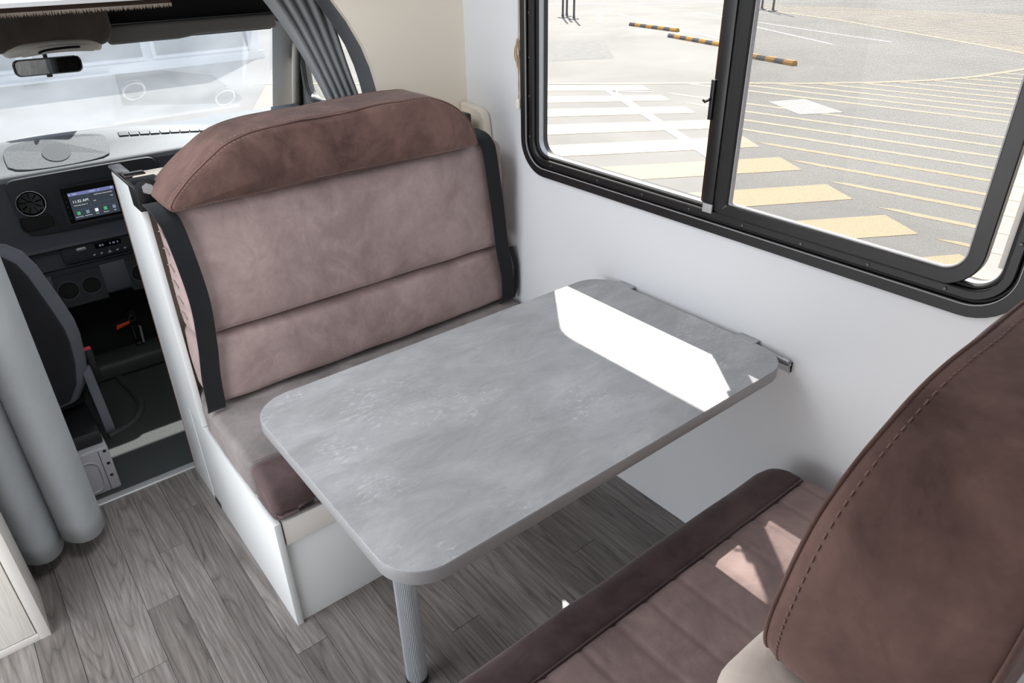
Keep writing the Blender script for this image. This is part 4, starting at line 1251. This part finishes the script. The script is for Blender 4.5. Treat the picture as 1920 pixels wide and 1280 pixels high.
# ---- overhead console, visor and rear-view mirror
OC = thing('overhead_console', 'charcoal carpeted overhead console with pale map-light unit', 'console', (-1.12, 2.05, 1.28))
cushion_geo(-1.46, -0.826, 1.985, 2.178, 1.296, 1.498, 0.055, (12, 4, 6), None, 0.0015, 20).build('cover', 'carpet', OC, 180)
ml = cushion_geo(-1.182, -0.872, 1.968, 2.06, 1.279, 1.318, 0.019, (10, 3, 2), lambda p: p + Vector((0, 0.05 * abs((p.x + 1.027) / 0.155) ** 3, -0.0 + 0.012 * (1 - abs((p.x + 1.027) / 0.155) ** 2))), 0).build('map_light', 'ivory', OC, 180)
cushion_geo(-1.135, -0.905, 1.9625, 1.98, 1.282, 1.308, 0.008, (8, 2, 2), lambda p: p + Vector((0, 0.03 * abs((p.x + 1.02) / 0.115) ** 3, 0.010 * (1 - abs((p.x + 1.02) / 0.115) ** 2))), 0).build('lens_cover', 'ivory', ml, 180)
G().tube(spline([(-1.085, 1.960, 1.296), (-1.06, 1.958, 1.303), (-1.0, 1.957, 1.306), (-0.955, 1.957, 1.305)]), [0.002] + [0.004] * 23 + [0.002], 8).build('finger_slot', 'black', ml, 40)
VS = thing('sun_visor', 'long grey vinyl sun visor folded against the windscreen header', 'visor', (-0.5, 2.16, 1.30))
cushion_geo(-0.828, -0.165, 2.135, 2.168, 1.292, 1.350, 0.014, (16, 2, 4), lambda p: p + Vector((0, 0, -0.010 if p.x < -0.56 else -0.010 * max(0, 1 - (p.x + 0.56) / 0.06))) if p.z < 1.31 else p, 0.001).build('visor_panel', 'visor', VS, 180)
cushion_geo(-0.80, -0.18, 2.166, 2.180, 1.286, 1.312, 0.006, (12, 2, 2), None, 0).build('visor_lip', 'black', VS, 60)
RM = thing('rear_view_mirror', 'rear-view mirror in black housing hung from the windscreen', 'mirror', (-1.015, 2.39, 1.165))
rmg = cushion_geo(-1.132, -0.897, 2.392, 2.412, 1.170, 1.235, 0.022, (8, 2, 4), lambda p: p + Vector((0, -0.10 * (p.x + 1.015) - 0.25 * (p.z - 1.17), 0)), 0).build('housing', 'gloss', RM, 60)
mg = G(); rr_ = rrect(-1.124, -0.905, 1.176, 1.230, 0.018, 6)
def mpt(x, z, d):
    return (x, 2.3895 + d - 0.10 * (x + 1.015) - 0.25 * (z - 1.17), z)
mg.add([mpt(x, z, 0) for x, z in rr_] + [mpt(x, z, 0.004) for x, z in rr_], [tuple(range(len(rr_)))] + [(i, (i + 1) % len(rr_), len(rr_) + (i + 1) % len(rr_), len(rr_) + i) for i in range(len(rr_))])
mg.build('mirror_glass', 'mirror', RM)
G().tube([(-1.015, 2.394, 1.225), (-1.015, 2.388, 1.256)], 0.008, 10).build('stalk', 'black', RM, 40)
G().box(-1.030, -1.010, 2.388, 2.398, 1.163, 1.171, 0.001).build('dip_tab', 'black', RM)

# ---- curtains
def solid(o, t=0.003):
    m = o.modifiers.new('thickness', 'SOLIDIFY'); m.thickness = t; m.offset = 0
    return o
def cur_pt(u, v):
    # u along the cloth from aisle side to wall side, v from hem to top
    z = 0.055 + 1.40 * v
    x = -1.432 - 0.34 * u
    ph = u * 2 * math.pi * 2.9
    amp = 0.050 * (1 - 0.35 * v)
    y = 1.025 - amp * math.cos(ph - math.pi + 0.4) - 0.02 * u
    x += 0.020 * math.sin(ph * 1.0 + 0.6) + 0.006 * v
    z += 0.018 * (1 - v) * math.cos(ph + 2.6) - 0.02 * u * (1 - v)
    return (x, y + 0.006 * noise.noise(Vector((u * 6, v * 3, 0))), z)
cu = G().grid(cur_pt, 90, 24).build('curtain', 'curtain', None, 180)
solid(tag(cu, 'grey cloth curtain hanging in soft folds at the aisle on the left', 'curtain', None))
def swag(u, v):
    # u 0..1 left to right, v 0 top to 1 bottom behind the bolster
    xt = -0.615 + 0.215 * u; xb = -0.415 + 0.125 * u
    k = v ** 0.85
    x = xt + (xb - xt) * k + 0.02 * math.sin(math.pi * v) * (0.5 - u)
    z = 1.498 - 0.40 * v - 0.02 * u * (1 - v)
    ph = u * 2 * math.pi * 5
    y = 1.150 + 0.028 * math.sin(ph + 1.2 * v) * (1 - 0.35 * v) + 0.03 * u
    x += 0.010 * math.cos(ph) * (1 - 0.4 * v)
    return (x, y, z)
cu2 = G().grid(swag, 110, 24).build('curtain', 'curtain', None, 180)
solid(tag(cu2, 'gathered grey curtain swept aside below the cab arch behind the bolster', 'curtain'))

# ---- cabinet at the left
CB = thing('side_cabinet', 'pale ash cabinet with framed door at the lower left edge', 'cabinet', (-1.85, 0.82, 0.0))
G().box(-2.09, -1.632, 0.748, 0.925, 0.0, 0.92, 0.001).build('carcass', 'palewood', CB, 40)
fr = G()
fr.box(-1.658, -1.632, 0.736, 0.748, 0.0, 0.92, 0.001).build('frame_stile', 'cabframe', CB, 40)
G().box(-2.09, -1.658, 0.736, 0.748, 0.0, 0.022, 0.001).build('frame_rail', 'cabframe', CB, 40)
G().box(-2.08, -1.661, 0.738, 0.750, 0.025, 0.90, 0.0015).build('door', 'palewood', CB, 40)

# ---- blind cord on the window wall
BC = thing('blind_cord', 'tan blind cord wound on a cleat beside the window frame', 'cord', (-0.006, 0.712, 1.14))
ck = G().tube(spline([(-0.008, 0.7165, 1.346), (-0.012, 0.717, 1.325), (-0.014, 0.716, 1.306), (-0.012, 0.716, 1.285), (-0.008, 0.7155, 1.264)]), [0.0032] * 33, 8)
ck.build('cleat', 'cord', BC, 60)
for k in range(4):
    G().tube([(-0.010 - 0.004 * math.cos(t * math.pi / 8) - 0.001 * k, 0.7145 + 0.0060 * math.cos(t * math.pi / 8), 1.306 + (0.016 + 0.003 * k) * math.sin(t * math.pi / 8)) for t in range(16)], 0.0014, 6, True).build('cord_loop', 'cord', BC, 60)
G().tube([(-0.006, 0.7125, 1.58), (-0.006, 0.713, 1.42), (-0.008, 0.713, 1.32)], 0.0014, 6).build('cord_run', 'cord', BC, 60)
for s_ in (-1, 1):
    G().tube([(-0.008, 0.7135 + 0.0016 * s_ * math.cos(k * 0.9), 1.30 - k * 0.0122) for k in range(11)], 0.0014, 6).build('cord_tail', 'cord', BC, 60)
G().lathe([(0.0, 0.0), (0.0080, 0.001), (0.0090, 0.006), (0.0080, 0.010), (0.0084, 0.026), (0.005, 0.030), (0.0, 0.030)], (-0.0098, 0.7135, 1.146), (0, 0, 1), 16).build('tassel', 'ivory', BC, 60)

# ================================================================== OUTSIDE THINGS
def wheel_stop(p, dirv, L, label):
    p = Vector((p[0], p[1], 0)); d = Vector((dirv[0], dirv[1], 0)).normalized(); n = Vector((-d.y, d.x, 0))
    t = thing('wheel_stop', label, 'wheel stop', p + d * L / 2 + Vector((0, 0, GZ)), 'wheel stops in the car park')
    N = 8
    for k in range(N):
        a = p + d * L * k / N; b = p + d * L * (k + 1) / N
        sh = [(-0.075, 0), (-0.070, 0.045), (-0.045, 0.085), (0.045, 0.085), (0.070, 0.045), (0.075, 0)]
        G().loft([[a + n * u + Vector((0, 0, GZ + 0.004 + w)) for u, w in sh], [b + n * u + Vector((0, 0, GZ + 0.004 + w)) for u, w in sh]]).build('stripe_block', 'stopb' if k % 2 == 0 else 'stopy', t)
wheel_stop((15.24, 14.35), (-0.31, -2.0), 2.0, 'yellow and black wheel stop farthest away on the car park')
wheel_stop((13.95, 11.80), (-0.52, -1.94), 2.05, 'yellow and black wheel stop partly behind the window mullion')
wheel_stop((12.58, 9.05), (-0.45, -1.96), 2.0, 'yellow and black wheel stop nearest the van')
for i, (x, y) in enumerate(((15.52, 17.58), (15.85, 17.75), (15.42, 16.95), (21.65, 14.37), (21.39, 13.77))):
    lab = ('thin dark post at the left of three beyond the car park', 'thin dark post in the middle of three beyond the car park', 'thin dark post at the right of three beyond the car park',
           'left thin post of the pair seen right of the mullion', 'right thin post of the pair seen right of the mullion')[i]
    t = thing('sign_post', lab, 'post', (x, y, GZ), 'thin posts in the car park')
    G().cyl((x, y, GZ + 0.02), (0, 0, 1), 0.035, 2.4, 12).build('pole', 'stopb', t, 40)
    G().lathe([(0.0, 0.0), (0.16, 0.0), (0.16, 0.015), (0.05, 0.035), (0.035, 0.10), (0.0, 0.10)], (x, y, GZ + 0.004), n=16).build('base_plate', 'stopb', t, 40)
# low building ahead of the van
BD = thing('shop_building', 'white glass-fronted building ahead of the van seen through the windscreen', 'building', (-1.0, 17.0, GZ))
G().box(-9.0, 5.0, 16.3, 24.0, GZ, 3.6).build('wall', 'facade', BD)
G().box(-9.0, 5.0, 16.1, 16.3, GZ, GZ + 0.16).build('plinth', 'facade', BD)
for k in range(6):
    x0 = -8.6 + k * 2.25
    wn = G().box(x0, x0 + 2.13, 16.22, 16.31, GZ + 0.20, 2.2).build('window_frame', 'facade', BD)
    G().box(x0 + 0.08, x0 + 2.05, 16.20, 16.225, GZ + 0.27, 2.1).build('glass_pane', 'bglass', wn)
for k in range(2):
    y0 = 16.5 + k * 1.6
    dr = G().box(4.98, 5.06, y0, y0 + 1.4, GZ + 0.02, 2.0).build('door_leaf', 'bdoor', BD)
    G().box(5.05, 5.08, y0 + 0.15, y0 + 1.25, GZ + 0.35, 1.8).build('glass_pane', 'bglass', dr)
